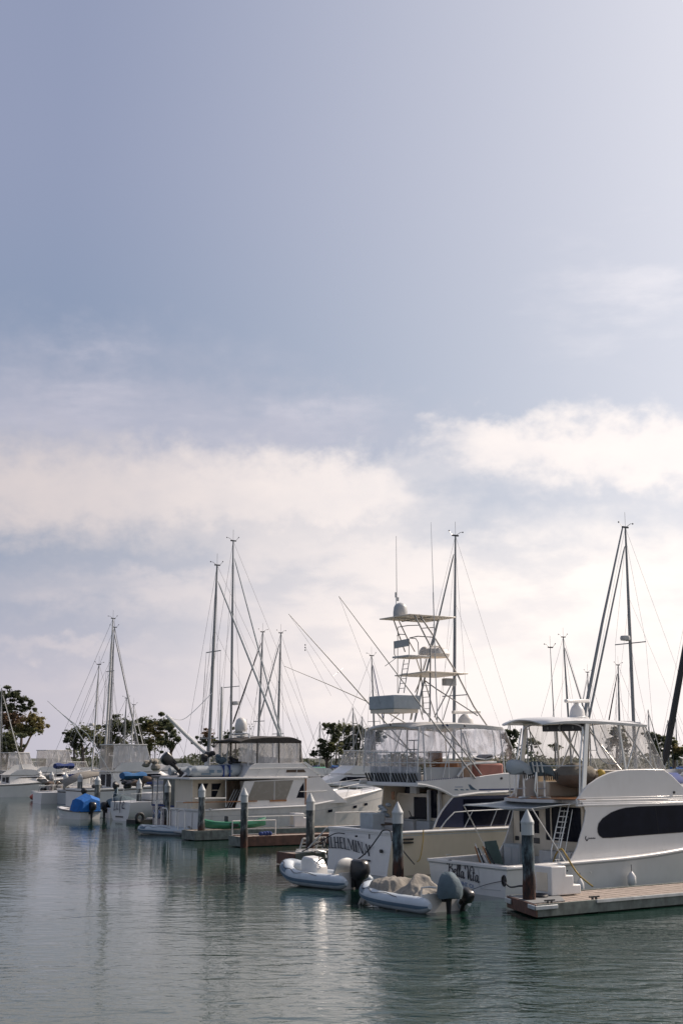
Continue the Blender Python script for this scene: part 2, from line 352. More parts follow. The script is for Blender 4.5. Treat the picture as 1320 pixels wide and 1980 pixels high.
class Hull:
    def __init__(s, L, B, z0, z1, zp=2.0, bow=1.2, stern=.93, fine=2.4, rake=0., zs=None, dead=-.7):
        s.L, s.B, s.z0, s.z1, s.zp, s.bow, s.stern, s.fine, s.rake, s.zs, s.dead = L, B, z0, z1, zp, bow, stern, fine, rake, zs, dead
    def sh(s, u): return s.z0+(s.z1-s.z0)*u**s.zp if s.zs is None else s.zs(u)
    def hs(s, u, k=1.0):                   # half beam; k=1 at the sheer, 0 at the waterline
        a = s.fine*(.62+.38*k); t = max(0, (u-.35)/.65)
        base = (1-t**a)**(.75) if t < 1 else 0
        st = s.stern+(1-s.stern)*min(1, u/.3)
        return max(.02, s.B/2*base*st*(.93+.07*k))
    def pt(s, u, w, side=-1, off=0.):      # w 0 keel .. 1 sheer
        zs = s.sh(u)
        if w <= 0: z, y = s.dead, .02
        elif w < .16: z, y = -.12, s.hs(u, 0)*.9
        else:
            k = (w-.16)/.84; z = -.12+(zs+.12)*k; y = s.hs(u, k**1.4)
        kk = max(0, min(1, (z+.3)/(zs+.3))); x = u*s.L - (s.bow*(1-kk)**1.2)*u**6 - s.rake*kk*(1-u)**8
        return V((x, side*(y+off), z))
    def build(s, boat, m, us=30, name='hull', inner=None, cock=None, floor=.55, capw=.22, deckm=None, stripe=None, capm=None, transom=None):
        U = [i/us for i in range(us+1)]; Wl = [0, .1, .16, .3, .45, .6, .75, .9, 1.0]
        mb = MB(); rings = []
        for u in U:
            rings.append([s.pt(u, w, -1) for w in reversed(Wl)]+[s.pt(u, w, 1) for w in Wl[1:]])
        mb.loft(rings, False); k = len(Wl)*2-1
        mb.add(rings[0], [tuple(range(k))])
        r = boat.root; h = mb.build(name, m, r, ang=30)
        if transom:
            tm = MB(); ln = [q+V((-.006, 0, 0)) for q in rings[0]]; tm.add(ln, [tuple(range(k))]); tm.build('transom', transom, h, smooth=False)
        if stripe:
            for (wa, wb, sm, nm) in stripe:
                st = MB()
                for sd in (-1, 1): st.loft([[s.pt(u, wa, sd, .006), s.pt(u, wb, sd, .006)] for u in U], False)
                a, b = s.pt(0, wa, -1), s.pt(0, wb, -1)
                st.quad((a.x-.012, a.y, a.z), (a.x-.012, -a.y, a.z), (b.x-.012, -b.y, b.z), (b.x-.012, b.y, b.z)); st.build(nm, sm, h)
        deckm = deckm or m; cu = cock/s.L if cock else 0
        # cap along the sheer, then decks
        cp = MB()
        for sd in (-1, 1):
            rg = []
            for u in [q for q in U if q <= .985]:
                a = s.pt(u, 1, sd); o = sd*.045; i = -sd*capw
                if abs(a.y) < capw+.03: i = -a.y*.9
                rg.append([V((a.x, a.y+o, a.z-.05)), V((a.x, a.y+o, a.z+.01)), V((a.x, a.y+o*.3, a.z+.045)), V((a.x, a.y+i, a.z+.045)), V((a.x, a.y+i, a.z-.02))])
            cp.loft(rg, True)
        a = s.pt(0, 1, -1); cp.box((a.x-.05, a.y-.04, a.z-.05), (a.x+capw+.02, -a.y+.04, a.z+.047))
        cp.build('gunwale', capm or m, r, bev=.012)
        dk = MB(); V_ = [q for q in U if q*s.L >= (cock or 0)-.01 and q < .985]
        if cock: V_ = [cu]+[q for q in V_ if q > cu+.005]
        dk.loft([[s.pt(u, 1, -1)+V((0, min(capw, abs(s.pt(u,1,-1).y)*.5), -.01)), V((s.pt(u, 1, -1).x, 0, s.sh(u)+.05)), s.pt(u, 1, 1)-V((0, min(capw, abs(s.pt(u,1,-1).y)*.5), .01))] for u in V_], False)
        dk.build('deck', deckm, r)
        if cock:
            ck = MB(); C_ = [q for q in U if q < cu-.005]+[cu]
            ins = lambda u, sd: s.pt(u, 1, sd).y-sd*(capw-.02)
            x0 = .16+max(0, s.pt(0, 1).x); f = lambda u: max(x0, s.pt(u, 1, -1).x)
            for sd in (-1, 1): ck.loft([[V((f(u), ins(u, sd), s.sh(u)-.02)), V((f(u), ins(u, sd), floor))] for u in C_], False)
            ck.loft([[V((f(u), ins(u, -1), floor)), V((f(u), ins(u, 1), floor))] for u in C_], False)
            a, b = ins(0, -1), ins(0, 1); ck.quad((x0, a, floor), (x0, b, floor), (x0, b, s.sh(0)-.02), (x0, a, s.sh(0)-.02))
            a, b = ins(cu, -1), ins(cu, 1); ck.quad((cock, a, floor), (cock, b, floor), (cock, b, s.sh(cu)), (cock, a, s.sh(cu)))
            ck.build('cockpit_liner', inner or m, r)
        return h
def rail(mb, pts, h, every=1, r=.016, r2=.013):     # a raised tube with stanchions under every point
    top = [V(p)+V((0, 0, h)) for p in pts]; mb.tube(top, r)
    for p, q in list(zip(pts, top))[::every]: mb.cyl(p, q, r2, n=5)
    return mb
def text_obj(s, size, m, parent, o, ax, up, name='lettering', shear=0., bold=0.006, bend=None, th=.004):
    cu = bpy.data.curves.new('t', 'FONT'); cu.body = s; cu.size = size; cu.offset = bold; cu.align_x = 'CENTER'; cu.shear = shear; cu.extrude = th; cu.resolution_u = 3
    ob = bpy.data.objects.new('t', cu); COL.objects.link(ob); dg_ = bpy.context.evaluated_depsgraph_get(); dg_.update()
    me = bpy.data.meshes.new_from_object(ob.evaluated_get(dg_)); bpy.data.objects.remove(ob); ax = V(ax).normalized(); up = V(up).normalized(); nn = ax.cross(up)
    for v in me.vertices:
        x, y, z = v.co
        if bend: y += bend(x)
        v.co = V(o)+ax*x+up*y+nn*z
    me.materials.clear(); me.materials.append(m); q = bpy.data.objects.new(name, me); COL.objects.link(q); q.parent = parent
    return q
def ribbons(strokes, o, ax, up, m, parent, name='lettering', pen=.7, w0=.018, w1=.075, th=.006):
    """script lettering drawn with a slanted broad pen: strokes are lists of (u, v)"""
    mb = MB(); ax = V(ax).normalized(); up = V(up).normalized(); nn = ax.cross(up)
    for st in strokes:
        c = crom([V((a, b, 0)) for a, b in st], 7); L, Rr = [], []
        for i, p in enumerate(c):
            d = c[min(i+1, len(c)-1)]-c[max(i-1, 0)]
            if d.length < 1e-6: d = V((1, 0, 0))
            d.normalize(); n = V((-d.y, d.x, 0)); w = w0+(w1-w0)*abs(math.sin(math.atan2(d.y, d.x)-pen))**1.5
            e = min(1, (min(i, len(c)-1-i)+1)/3); w *= .35+.65*e
            L.append(p+n*w/2); Rr.append(p-n*w/2)
        f = lambda q: V(o)+ax*q.x+up*q.y+nn*th
        mb.loft([[f(a), f(b)] for a, b in zip(L, Rr)], False)
    return mb.build(name, m, parent, smooth=False)
def serif(word, o, ax, up, m, parent, h=.3, name='lettering', fall=None, th=.006):
    """fat roman capitals with thick and thin stems and slab serifs"""
    mb = MB(); ax = V(ax).normalized(); up = V(up).normalized(); nn = ax.cross(up); T, t, sf = .20, .07, .05; x = 0.
    def Q(pts): mb.quad(*[V(o)+ax*((x+a)*h)+up*(b*h+(fall(x+a)*h if fall else 0))+nn*th for a, b in pts])
    def bar(x0, y0, x1, y1, w): Q([(x0, y0), (x0+w, y0), (x1+w, y1), (x1, y1)])
    def sr(cx, y, w=.26): Q([(cx-w/2, y-sf/2), (cx+w/2, y-sf/2), (cx+w/2, y+sf/2), (cx-w/2, y+sf/2)])
    for ch in word:
        if ch == 'I': bar(.06, 0, .06, 1, T); sr(.16, .025, .34); sr(.16, .975, .34); x += .40
        elif ch == 'H': bar(.04, 0, .04, 1, T); bar(.56, 0, .56, 1, T); bar(.2, .48, .6, .48, .02); Q([(.2, .46), (.6, .46), (.6, .54), (.2, .54)]); [sr(a, b, .32) for a in (.14, .66) for b in (.025, .975)]; x += .88
        elif ch == 'E': bar(.05, 0, .05, 1, T); [Q([(.2, b), (.6, b), (.6, b+.07), (.2, b+.07)]) for b in (0, .93)]; Q([(.2, .48), (.5, .48), (.5, .55), (.2, .55)]); [Q([(.55, b), (.62, b), (.62, b+.22), (.58, b+.22)]) for b in (0, .78)]; x += .70
        elif ch == 'L': bar(.05, 0, .05, 1, T); sr(.15, .975, .32); Q([(.05, 0), (.6, 0), (.6, .07), (.05, .07)]); Q([(.55, 0), (.62, 0), (.62, .3), (.58, .3)]); x += .68
        elif ch == 'M': bar(.06, 0, .06, 1, t); bar(.48, .1, .06, 1, T); bar(.44, .1, .82, 1, t+.02); bar(.80, 0, .80, 1, T); sr(.1, .025, .26); sr(.1, .975, .2); sr(.9, .025, .34); sr(.92, .975, .3); x += 1.14
        elif ch == 'N': bar(.08, 0, .08, 1, t); bar(.62, 0, .06, 1, T); bar(.72, 0, .72, 1, t); sr(.12, .025, .28); sr(.08, .975, .2); sr(.76, .975, .28); x += .96
        elif ch == 'A': bar(.04, 0, .38, 1, t); bar(.66, 0, .36, 1, T); Q([(.18, .32), (.66, .32), (.66, .39), (.18, .39)]); sr(.07, .025, .24); sr(.76, .025, .34); x += .96
        elif ch == 'W': bar(.22, 0, .02, 1, T); bar(.26, 0, .5, 1, t); bar(.68, 0, .46, 1, T); bar(.74, 0, 1.0, 1, t); sr(.1, .975, .3); sr(.56, .975, .3); sr(1.03, .975, .2); x += 1.16
    return mb.build(name, m, parent, smooth=False)
def glassbox(boat, pts_list, m, name, parent=None):
    mb = MB()
    for pts in pts_list: mb.quad(*pts)
    return mb.build(name, m, parent or boat.root, smooth=False)
# ================================================================ the near sportfishing yacht, right
A = Boat('sportfishing_yacht', 'big white sportfishing yacht lettered Bella Vita, nearest on the right, with dark oval side window', 'boat', 985, 1738, 4.5)
z1 = Z(960, 1340, 3.667)
def a1(X, Y, y=-1.9): return A.L(*z1(X, Y), y)
def at1(X, Y, x): return A.T(*z1(X, Y), x)
hA = Hull(13.2, 4.5, .94, 2.3, zp=2.2, bow=1.4, stern=.965, fine=2.6, rake=0.02)
hA.zs = lambda u: .95+.30*u+1.1*max(0, u-.35)**1.7
hullA = hA.build(A, WHITE, us=40, cock=3.55, floor=.42, capw=.30, stripe=[(.16, .235, BOOT, 'boot_stripe'), (.925, .955, GREYW, 'rub_rail')], inner=OFFW)
ar = A.root
zw = .95
# deckhouse
def house(secs, m, name, root, n=1):
    mb = MB(); mb.loft([[V((x, -wb, zb)), V((x, -wt, zt-.12)), V((x, -wt+.12, zt)), V((x, wt-.12, zt)), V((x, wt, zt-.12)), V((x, wb, zb))] for x, wb, wt, zt, zb in secs]); return mb.build(name, m, root)
cabA = house([(3.6, 1.90, 1.84, 2.92, .45), (8.4, 1.78, 1.70, 2.93, 1.0), (9.2, 1.62, 1.46, 2.70, 1.1), (10.6, 1.25, 1.0, 1.75, 1.3), (11.2, .9, .7, 1.5, 1.4)], CREAM, 'cabin', ar)
mb = MB()      # outer house sides sweep aft as wings round the cockpit
side = [a1(598, 775), a1(622, 835), a1(612, 905), a1(590, 990), a1(560, 1090), a1(524, 1165), a1(488, 1212)]
fwd = [V((8.4, -1.9, 1.12)), V((8.9, -1.9, 1.22)), V((9.3, -1.9, 2.0)), V((8.6, -1.9, 2.93))]
for sd in (1, -1):
    P = [(p.x, p.z) for p in side]+[(p.x, p.z) for p in fwd]
    P[6] = (P[6][0], .93)
    mb.prism(P, -sd*1.90, -sd*1.955)
mb.build('cabin_side', WHITE, ar, bev=.015)
win = [(705, 960), (712, 925), (740, 890), (800, 848), (850, 828), (900, 815), (1000, 805), (1320, 795)]
low = [(1320, 985), (1000, 1008), (800, 1025), (740, 1026), (716, 1008), (706, 985)]
P = [a1(*p) for p in win]+[V((9.6, -1.9, 2.75)), V((9.9, -1.9, 2.2)), V((9.3, -1.9, 1.86))]+[a1(*p) for p in low]
for sd in (-1, 1):
    w = MB(); w.prism([(p.x, p.z) for p in P], sd*1.957, sd*1.968); w.build('side_window', DARKG, ar, smooth=False, bev=.006)
    w = MB(); w.tube([(p.x, sd*1.962, p.z) for p in P], .013, 5, True); w.build('window_trim', BLACK, ar)
mb = MB(); qa, qb = a1(1112, 806), a1(1136, 998); mb.cyl((qa.x, -1.97, qa.z), (qb.x, -1.97, qb.z), .008, n=4); mb.build('window_seam', BLKP, ar)
# cabin bulkhead facing the cockpit
def pane(boat, rect, x, m, name, root, th=.02, r=0):
    a = boat.T(*rect[0], x); b = boat.T(*rect[1], x); q = MB(); q.box((x-th, min(a.y, b.y), min(a.z, b.z)), (x, max(a.y, b.y), max(a.z, b.z))); return q.build(name, m, root, bev=.02)
pane(A, (z1(160, 830), z1(300, 995)), 3.595, DARKG, 'cabin_window', ar)
a = A.T(*z1(345, 800), 3.595); mb = MB(); mb.box((3.565, -1.78, 1.62), (3.594, a.y, 2.78)); mb.build('cabin_door', DARKG, ar, bev=.02)
mb = MB(); mb.cyl((3.55, -.28, 1.1), (3.55, -.28, 2.8), .03, n=6); mb.build('door_post', CREAM, ar)
pane(A, (z1(262, 1025), z1(303, 1068)), 3.594, BLKP, 'speaker_grille', ar)
pane(A, (z1(130, 1012), z1(158, 1045)), 3.594, BLKP, 'speaker_grille', ar)
mb = MB(); mb.box((3.0, .85, .42), (3.58, 1.72, 1.42)); c = mb.build('bait_cabinet', PALEC, ar, bev=.02)
mb = MB(); mb.box((2.985, 1.28, .62), (3.0, 1.66, 1.3)); mb.box((2.985, .9, .62), (3.0, 1.22, 1.3)); mb.build('cabinet_door', GREYW, c, bev=.01)
mb = MB(); mb.box((3.05, -1.75, .42), (3.56, -.15, 1.3)); mb.build('mezzanine_bench', OFFW, ar, bev=.04)
# flybridge deck and coaming
fd = [(3.45, -1.9), (3.45, 0-1.0), (3.0, -1.0), (2.75, -.6), (2.7, .6), (2.85, 1.4), (3.1, 1.75), (3.5, 1.9), (8.5, 1.85), (8.5, -1.85)]
mb = MB(); mb.slab(fd, 2.93, 3.05); mb.build('flybridge_deck', OFFW, ar, bev=.02)
mb = MB(); mb.slab([(3.42, -1.84), (3.05, -.98), (2.80, -.6), (2.76, .6), (2.95, 1.4), (3.2, 1.7), (5.2, 1.72), (5.2, -1.75)], 3.054, 3.075); mb.build('teak_sole', TEAK, ar)
top = [(566, 765), (590, 735), (615, 695), (660, 650), (720, 608), (790, 575), (860, 556), (930, 549), (1050, 547), (1190, 549)]
TP = [a1(X, Y, -1.82) for X, Y in top]; TF = [V((8.0, 0, 3.86)), V((8.6, 0, 3.42)), V((9.3, 0, 3.14)), V((9.9, 0, 2.96))]
mb = MB()
for sd in (-1, 1):
    P = [(p.x, p.z) for p in TP+TF]+[(9.0, 2.90), (8.4, 2.88), (3.42, 2.88)]
    y0 = sd*1.82; y1 = sd*1.74; mb.prism(P, y0, y1)
mb.loft([[V((p.x, -1.80, p.z)), V((p.x, 1.80, p.z))] for p in [V((7.0, 0, 4.01))]+[TP[-1]]+TF], False)
mb.build('flybridge_coaming', WHITE, ar, bev=.02)
mb = MB()          # moulded lip and step lines along the coaming
for sd in (-1, 1):
    mb.tube([V((p.x, sd*1.78, p.z)) for p in TP], .045, 8)
    mb.box((3.5, sd*1.86, 2.955), (8.9, sd*1.80, 3.0)) if sd > 0 else mb.box((3.5, -1.86, 2.955), (8.9, -1.80, 3.0))
    ya, yb = sorted((sd*1.835, sd*1.80)); mb.box((3.66, ya, 3.10), (8.8, yb, 3.125)); mb.box((3.3, min(sd*1.99, sd*1.84), 2.84), (8.7, max(sd*1.99, sd*1.84), 2.895))
mb.build('coaming_moulding', WHITE, ar, bev=.01)
mb = MB(); mb.box((5.9, -1.2, 3.06), (6.9, 1.2, 4.02)); mb.box((5.72, -.5, 3.06), (5.92, .5, 3.9)); c = mb.build('helm_console', CREAM, ar, bev=.06)
mb = MB(); mb.cyl((5.62, 0, 3.8), (5.7, 0, 3.82), .04); mb.tube([V((5.62, .22*math.cos(t*.5236), 3.8+.22*math.sin(t*.5236))) for t in range(12)], .015, 5, True); mb.build('steering_wheel', ALU, c)
mb = MB(); mb.box((4.5, .9, 3.06), (5.9, 1.7, 3.62)); mb.box((4.5, 1.5, 3.6), (5.9, 1.72, 4.05)); mb.build('lounge_seat', CREAM, ar, bev=.07)
mb = MB(); mb.ball((5.3, .3, 3.85), (.9, .75, .42), 14, 8, .1); mb.build('console_cover', TANC, ar)
mb = MB(); mb.tube([a1(725, 545, -1.2), a1(735, 585, -1.2), a1(745, 570, -1.2), a1(760, 590, -1.2)], .08, 7); mb.ball(a1(745, 575, -1.3), (.16, .1, .17), 8, 6, .04); mb.build('towel', YELL, ar)
# bridge chairs under grey covers
def chair_cover(c, w, d, h, seed=0):
    q = MB(); rg = []
    for j, (k, hh) in enumerate([(1.0, 0), (1.05, .12), (1.0, .28), (.8, .42), (.55, .55), (.2, .60)]):
        rg.append([V(c)+V((d*k*math.cos(t)*(.8 if math.cos(t) > 0 else 1.0)+(-.08*j), w*k*math.sin(t), hh*h/.6+.05*math.sin(t*5+seed)*(1-j/6))) for t in [2*math.pi*i/16 for i in range(16)]])
    return q.loft(rg)
for (X, Yb, Yt, y, sd_) in ((195, 712, 560, .35, 1), (340, 715, 572, -.05, 5)):
    p0 = a1(X, Yb, y); p1 = a1(X, Yt, y); ch = MB(); ch.cyl((p0.x, p0.y, 3.07), (p0.x, p0.y, 3.12), .24, .2, 14); ch.cyl((p0.x, p0.y, 3.1), (p0.x, p0.y, p1.z), .045, n=10)
    ch.tube([(p0.x-.12, y-.25, 3.42), (p0.x-.3, y, 3.40), (p0.x-.12, y+.25, 3.42)], .02); cc = ch.build('bridge_chair', ALU, ar)
    chair_cover((p0.x-.05, y, p1.z-.05), .48, .50, .48, sd_).build('chair_cover', GRYC if sd_ == 5 else PALEC, cc)
    q = MB()
    for k in range(7): q.cyl((p0.x-.35+.1*k, y-.42, p1.z-.22), (p0.x-.37+.1*k, y-.42, p1.z+.05), .022, n=6)
    q.box((p0.x-.4, y-.44, p1.z-.06), (p0.x+.35, y-.40, p1.z-.03)); q.build('rod_holder', BLKP, cc)
# guard rail and rod rail on the bridge
mb = MB(); zr = 4.20
mb.tube([(5.0, 1.78, zr), (4.2, 1.80, zr), (3.25, 1.6, zr), (2.9, .8, zr), (2.86, -.4, zr), (3.1, -1.2, zr), (3.8, -1.72, zr)], .02, 6)
for x, y in ((3.25, 1.6), (2.86, -.4), (2.92, .85)): mb.cyl((x, y, 3.06), (x, y, zr), .02, n=6)
mb.tube([a1(280, 560, -.6), a1(268, 690, -.6), a1(290, 745, -.6)], .035, 7)
mb.build('bridge_rail', ALU, ar)
mb = MB()
for k in range(10):
    t = k/9; x = 2.9-.06*math.sin(t*3); y = 1.2-1.9*t; mb.cyl((x-.02, y, zr-.22), (x-.1, y, zr+.12), .028, n=7)
mb.build('rod_holder', ALU, ar)
# hardtop: cambered plate with a rounded after edge
mb = MB(); rg = []
for x, hw, z, t in [(2.62, 1.05, 5.76, .03), (2.75, 1.35, 5.80, .05), (3.0, 1.62, 5.84, .08), (3.5, 1.78, 5.87, .09), (4.4, 1.80, 5.87, .09), (5.6, 1.80, 5.83, .09), (6.9, 1.78, 5.77, .09), (7.0, 1.72, 5.755, .05)]:
    r_ = []
    for k in range(-6, 7): u = k/6; r_.append(V((x-.18*(1-abs(u))*(x < 3.1), u*hw, z+.05-(.17*abs(u)**2.2))))
    for k in range(6, -7, -1): u = k/6; r_.append(V((x-.18*(1-abs(u))*(x < 3.1), u*hw*.985, z+.05-t-(.17*abs(u)**2.2))))
    rg.append(r_)
mb.loft(rg); topA = mb.build('hardtop', WHITE, ar, ang=40)
mb = MB()
for y in (-1.1, 0, 1.1): mb.box((3.1, y-.04, 5.735), (6.9, y+.04, 5.80))
for x in (3.9, 5.6, 6.75): mb.box((x-.03, -1.6, 5.70), (x+.03, 1.6, 5.755))
mb.build('hardtop_rib', WHITE, topA)
# hardtop frame
mb = MB()
def plate(p, q, w, t):
    p, q = V(p), V(q); d = (q-p).normalized(); n = V((d.z, 0, -d.x)); y = V((0, 1, 0))
    mb.loft([[c+n*w*a+y*t*b for a, b in ((-.5, -.5), (.5, -.5), (.5, .5), (-.5, .5))] for c in (p, q)])
for sd in (-1, 1):
    y = 1.66*sd; plate((4.12, y, 5.68), (3.78, y*1.05, 3.30 if sd < 0 else 3.1), .17, .07)
    mb.tube([(3.92, y, 5.55), (3.70, y*1.03, 4.4), (3.58, y*1.06, 3.12)], .028)
    mb.cyl((5.62, y, 5.7), (5.80, y*1.06, 3.98), .045); mb.cyl((6.70, y, 5.7), (5.78, y*1.06, 3.92), .028); mb.cyl((5.70, y, 5.7), (7.32, y*1.06, 3.90), .028); mb.cyl((6.78, y, 5.7), (7.35, y*1.06, 4.02), .022)
    mb.cyl((4.25, y, 5.55), (5.2, y*1.0, 4.25), .02)
    for x in (5.79, 7.33): mb.ball((x, y*1.08, 3.90), (.06, .03, .06), 8, 5)
mb.tube(crom([(3.98, -1.64, 5.30), (3.98, -1.5, 5.58), (3.98, -.8, 5.70), (3.98, 0, 5.73), (3.98, .8, 5.70), (3.98, 1.5, 5.58), (3.98, 1.64, 5.30)], 4), .03)
for sd in (-1, 1):
    mb.cyl((5.0, sd*.8, 5.7), (5.6, sd*.05, 4.1), .03); mb.cyl((5.6, -sd*.1, 5.7), (6.4, sd*.9, 4.05), .025)
mb.build('hardtop_frame', ALU, ar)
mb = MB(); mb.box((4.2, -1.35, 5.42), (4.5, .82, 5.66)); b_ = mb.build('electronics_box', BLKP, ar, bev=.02)
mb = MB()
for y in (-.85, -.1, .5): mb.cyl((4.19, y, 5.54), (4.2, y, 5.54), .05, n=10)
mb.box((4.17, -.2, 5.40), (4.198, -.14, 5.68)); mb.build('dial', SKIN, b_)
mb = MB(); mb.lathe((5.2, 0, 0), [(.42, 5.88), (.42, 5.93), (.30, 5.96), (.28, 6.02), (.26, 6.18), (.20, 6.32), (.12, 6.40), (.10, 6.46)], 16); rd = mb.build('radar_pedestal', WHITE, ar)
mb = MB(); mb.cb((5.2, 0, 6.53), (1.75, .14, .13), ry=R(-2), rz=R(20)); mb.build('radar_array', WHITE, rd, bev=.04)
# clear curtains
xa, xb, xc = 4.15, 6.85, 7.75
def cpt(x): 
    for p, q in zip(TP, TP[1:]):
        if p.x <= x <= q.x: return p.z+(q.z-p.z)*(x-p.x)/(q.x-p.x)
    return 4.0
Q = []
for sd in (-1, 1):
    y = sd*1.70; Q.append([(5.62, y, 5.70), (6.85, y, 5.66), (xc, y*1.04, 4.02), (6.6, y*1.04, 4.02), (5.78, y*1.04, cpt(5.78))])
    Q.append([(4.32, y, 5.70), (5.60, y, 5.70), (5.76, y*1.04, 4.3), (4.75, y*1.02, 4.32), (4.55, y*1.01, 4.6)])
Q.append([(6.86, -1.68, 5.68), (6.86, 1.68, 5.68), (xc, 1.74, 4.04), (xc, -1.74, 4.04)])
glassbox(A, Q, VINYLC, 'clear_curtain')
mb = MB()
for sd in (-1, 1):
    y = sd*1.715; mb.tube(crom([(4.32, y, 5.68), (4.42, y, 5.1), (4.56, y, 4.55), (4.9, y, 4.30), (5.4, y, 4.28), (5.66, y, 4.35), (5.74, y, 4.8)], 3), .022, 5)
    mb.cyl((6.86, y, 5.66), (xc, y*1.03, 4.03), .02, n=5)
for y in (-.6, .6): mb.cyl((6.87, y, 5.68), (xc+.01, y, 4.05), .018, n=5)
mb.build('curtain_zip', GREYW, ar)
# cockpit awning: slack fabric on two poles
mb = MB(); P00 = V((1.40, 1.95, 2.80)); rows = []
for i in range(13):
    u = i/12; r_ = []
    for j in range(17):
        v = j/16; y = 1.95-3.75*v; x = 3.35-(1.95*u)*(1-.16*math.sin(v*math.pi)); sag = .16*math.sin(u*math.pi)*math.sin(v*math.pi)
        z = 2.93-.13*u-sag-.02*math.sin(9*v+3*u)-.05*math.sin(v*math.pi)*u
        if v > .75: x = 3.35-(1.95*u)*(1-.16*math.sin(v*math.pi))
        r_.append(V((x, y, z)))
    rows.append(r_)
mb.loft(rows, False); mb.build('cockpit_awning', PALEC, ar, solid=.02)
mb = MB(); mb.cyl(rows[-1][0], (2.55, 2.02, 1.05), .022); mb.cyl(rows[-1][-1], (2.62, -2.0, 1.05), .022); mb.cyl(rows[-1][0], rows[-1][-1], .016)
mb.tube([(1.42, 1.9, 2.83), (2.3, 1.6, 2.88), (2.9, 1.0, 2.98), (3.0, .3, 3.06)], .012, 5); mb.build('awning_pole', ALU, ar)
# bridge ladder
mb = MB(); l0, l1 = a1(378, 850, -1.3), a1(345, 1150, -1.3)
for y in (-.95, -1.35):
    mb.tube([(3.5, y, 3.0), (3.42, y, 2.8), (2.95, y, 1.35), (2.93, y, 1.05)], .024)
    mb.tube([(3.65, y-.03, 3.0), (3.6, y-.03, 2.8), (3.18, y-.03, 1.3)], .016)
for k in range(7): t = k/7; mb.box((3.36-.42*t, -1.35, 2.64-1.27*t), (3.46-.42*t, -.95, 2.67-1.27*t))
mb.build('bridge_ladder', ALU, ar)
mb = MB(); mb.box((2.7, -1.45, .95), (3.0, -.8, 1.02)); [mb.cyl((2.72+.04*k, -1.45, .85), (2.72+.04*k, -1.45, 1.1), .008, n=5) for k in range(7)]; mb.build('ladder_step', GREYW, ar)
# transom details: script name, port, door lines, hawse, exhaust
tx = lambda px, py: A.T(px, py, 0)
o = tx(866, 1690); e = tx(929, 1707); sc = (o-e).length/4.62
axT = (e-o); up = V((0, 0, 1))
BV = [  # strokes in letter units; baseline 0, x height .55, caps 1.1
    [(.12, .95), (.0, .85), (.02, 1.1), (.3, 1.2), (.28, .7), (.18, 0)], [(.05, 1.05), (.35, 1.25), (.72, 1.15), (.66, .82), (.32, .62), (.66, .58), (.82, .3), (.6, .02), (.3, -.02), (.08, .1)],
    [(.92, .28), (1.2, .42), (1.22, .58), (1.05, .56), (.96, .25), (1.08, .0), (1.32, .2)],
    [(1.3, .2), (1.58, .8), (1.62, 1.1), (1.5, 1.08), (1.42, .5), (1.46, .05), (1.62, .12)], [(1.6, .12), (1.86, .8), (1.9, 1.1), (1.78, 1.08), (1.7, .5), (1.74, .05), (1.92, .15)],
    [(2.3, .5), (2.1, .55), (1.96, .3), (2.02, .02), (2.18, .1), (2.32, .5)], [(2.32, .55), (2.28, .2), (2.36, .0), (2.5, .15)],
    [(2.62, .8), (2.55, 1.0), (2.8, 1.2), (2.95, .9), (2.95, .4), (2.98, .02)], [(2.98, .0), (3.15, .5), (3.3, 1.0), (3.55, 1.2), (3.66, 1.02)],
    [(3.36, .5), (3.3, .18), (3.4, .0), (3.56, .2)], [(3.44, .78), (3.47, .86)],
    [(3.78, 1.05), (3.68, .4), (3.7, .05), (3.88, .12)], [(3.55, .66), (3.95, .70)],
    [(4.32, .5), (4.12, .55), (3.98, .3), (4.04, .02), (4.2, .1), (4.34, .5)], [(4.34, .55), (4.3, .2), (4.38, .0), (4.62, .12)]]
BV = [[(a*sc, b*sc) for a, b in s_] for s_ in BV]
ribbons(BV, V((-.012-.02, o.y, o.z)), axT, (0, 0, 1), INK, hullA, pen=.55, w0=.022, w1=.06)
p = tx(884, 1711); text_obj('DANA POINT, CA', .19, INKP, hullA, (-.02, tx(890, 1712).y, tx(890, 1711).z), axT, (0, 0, 1), 'port_of_registry', bold=.003)
mb = MB()
q0, q1, q2, q3 = tx(925, 1673), tx(927, 1712), tx(931, 1718), tx(968, 1722)
mb.tube([(-.022, q.y, q.z) for q in (q0, q1, q2, q3)], .008, 4); mb.build('transom_door_seam', GREYW, hullA)
mb = MB(); hq = tx(975, 1703); mb.tube([V((-.03, hq.y+.10*math.cos(t*.5236), hq.z+.16*math.sin(t*.5236))) for t in range(12)], .03, 6, True); mb.box((-.022, hq.y-.07, hq.z-.13), (-.018, hq.y+.07, hq.z+.13)); mb.build('hawse_pipe', BLKP, hullA)
mb = MB()
for px, py in ((884, 1668), (896, 1675), (958, 1683), (1140, 1687)):
    q = tx(px, py) if px < 1000 else A.L(px, py, -2.22); mb.cyl((q.x-.03, q.y, q.z), (q.x-.015, q.y, q.z), .035, n=8) if px < 1000 else mb.cyl((q.x, -2.27, q.z), (q.x, -2.24, q.z), .03, n=8)
mb.build('through_hull_fitting', ALU, hullA)
for x in (.8, 2.2, 7.2, 9.0):
    for sd in (-1, 1):
        y = sd*2.1; mb = MB(); mb.box((x-.12, y-.015, 1.06+.03*x), (x+.12, y+.015, 1.085+.03*x)); mb.cyl((x-.05, y, .96+.03*x), (x-.05, y, 1.07+.03*x), .015, n=5); mb.cyl((x+.05, y, .96+.03*x), (x+.05, y, 1.07+.03*x), .015, n=5); mb.build('cleat', ALU, ar)
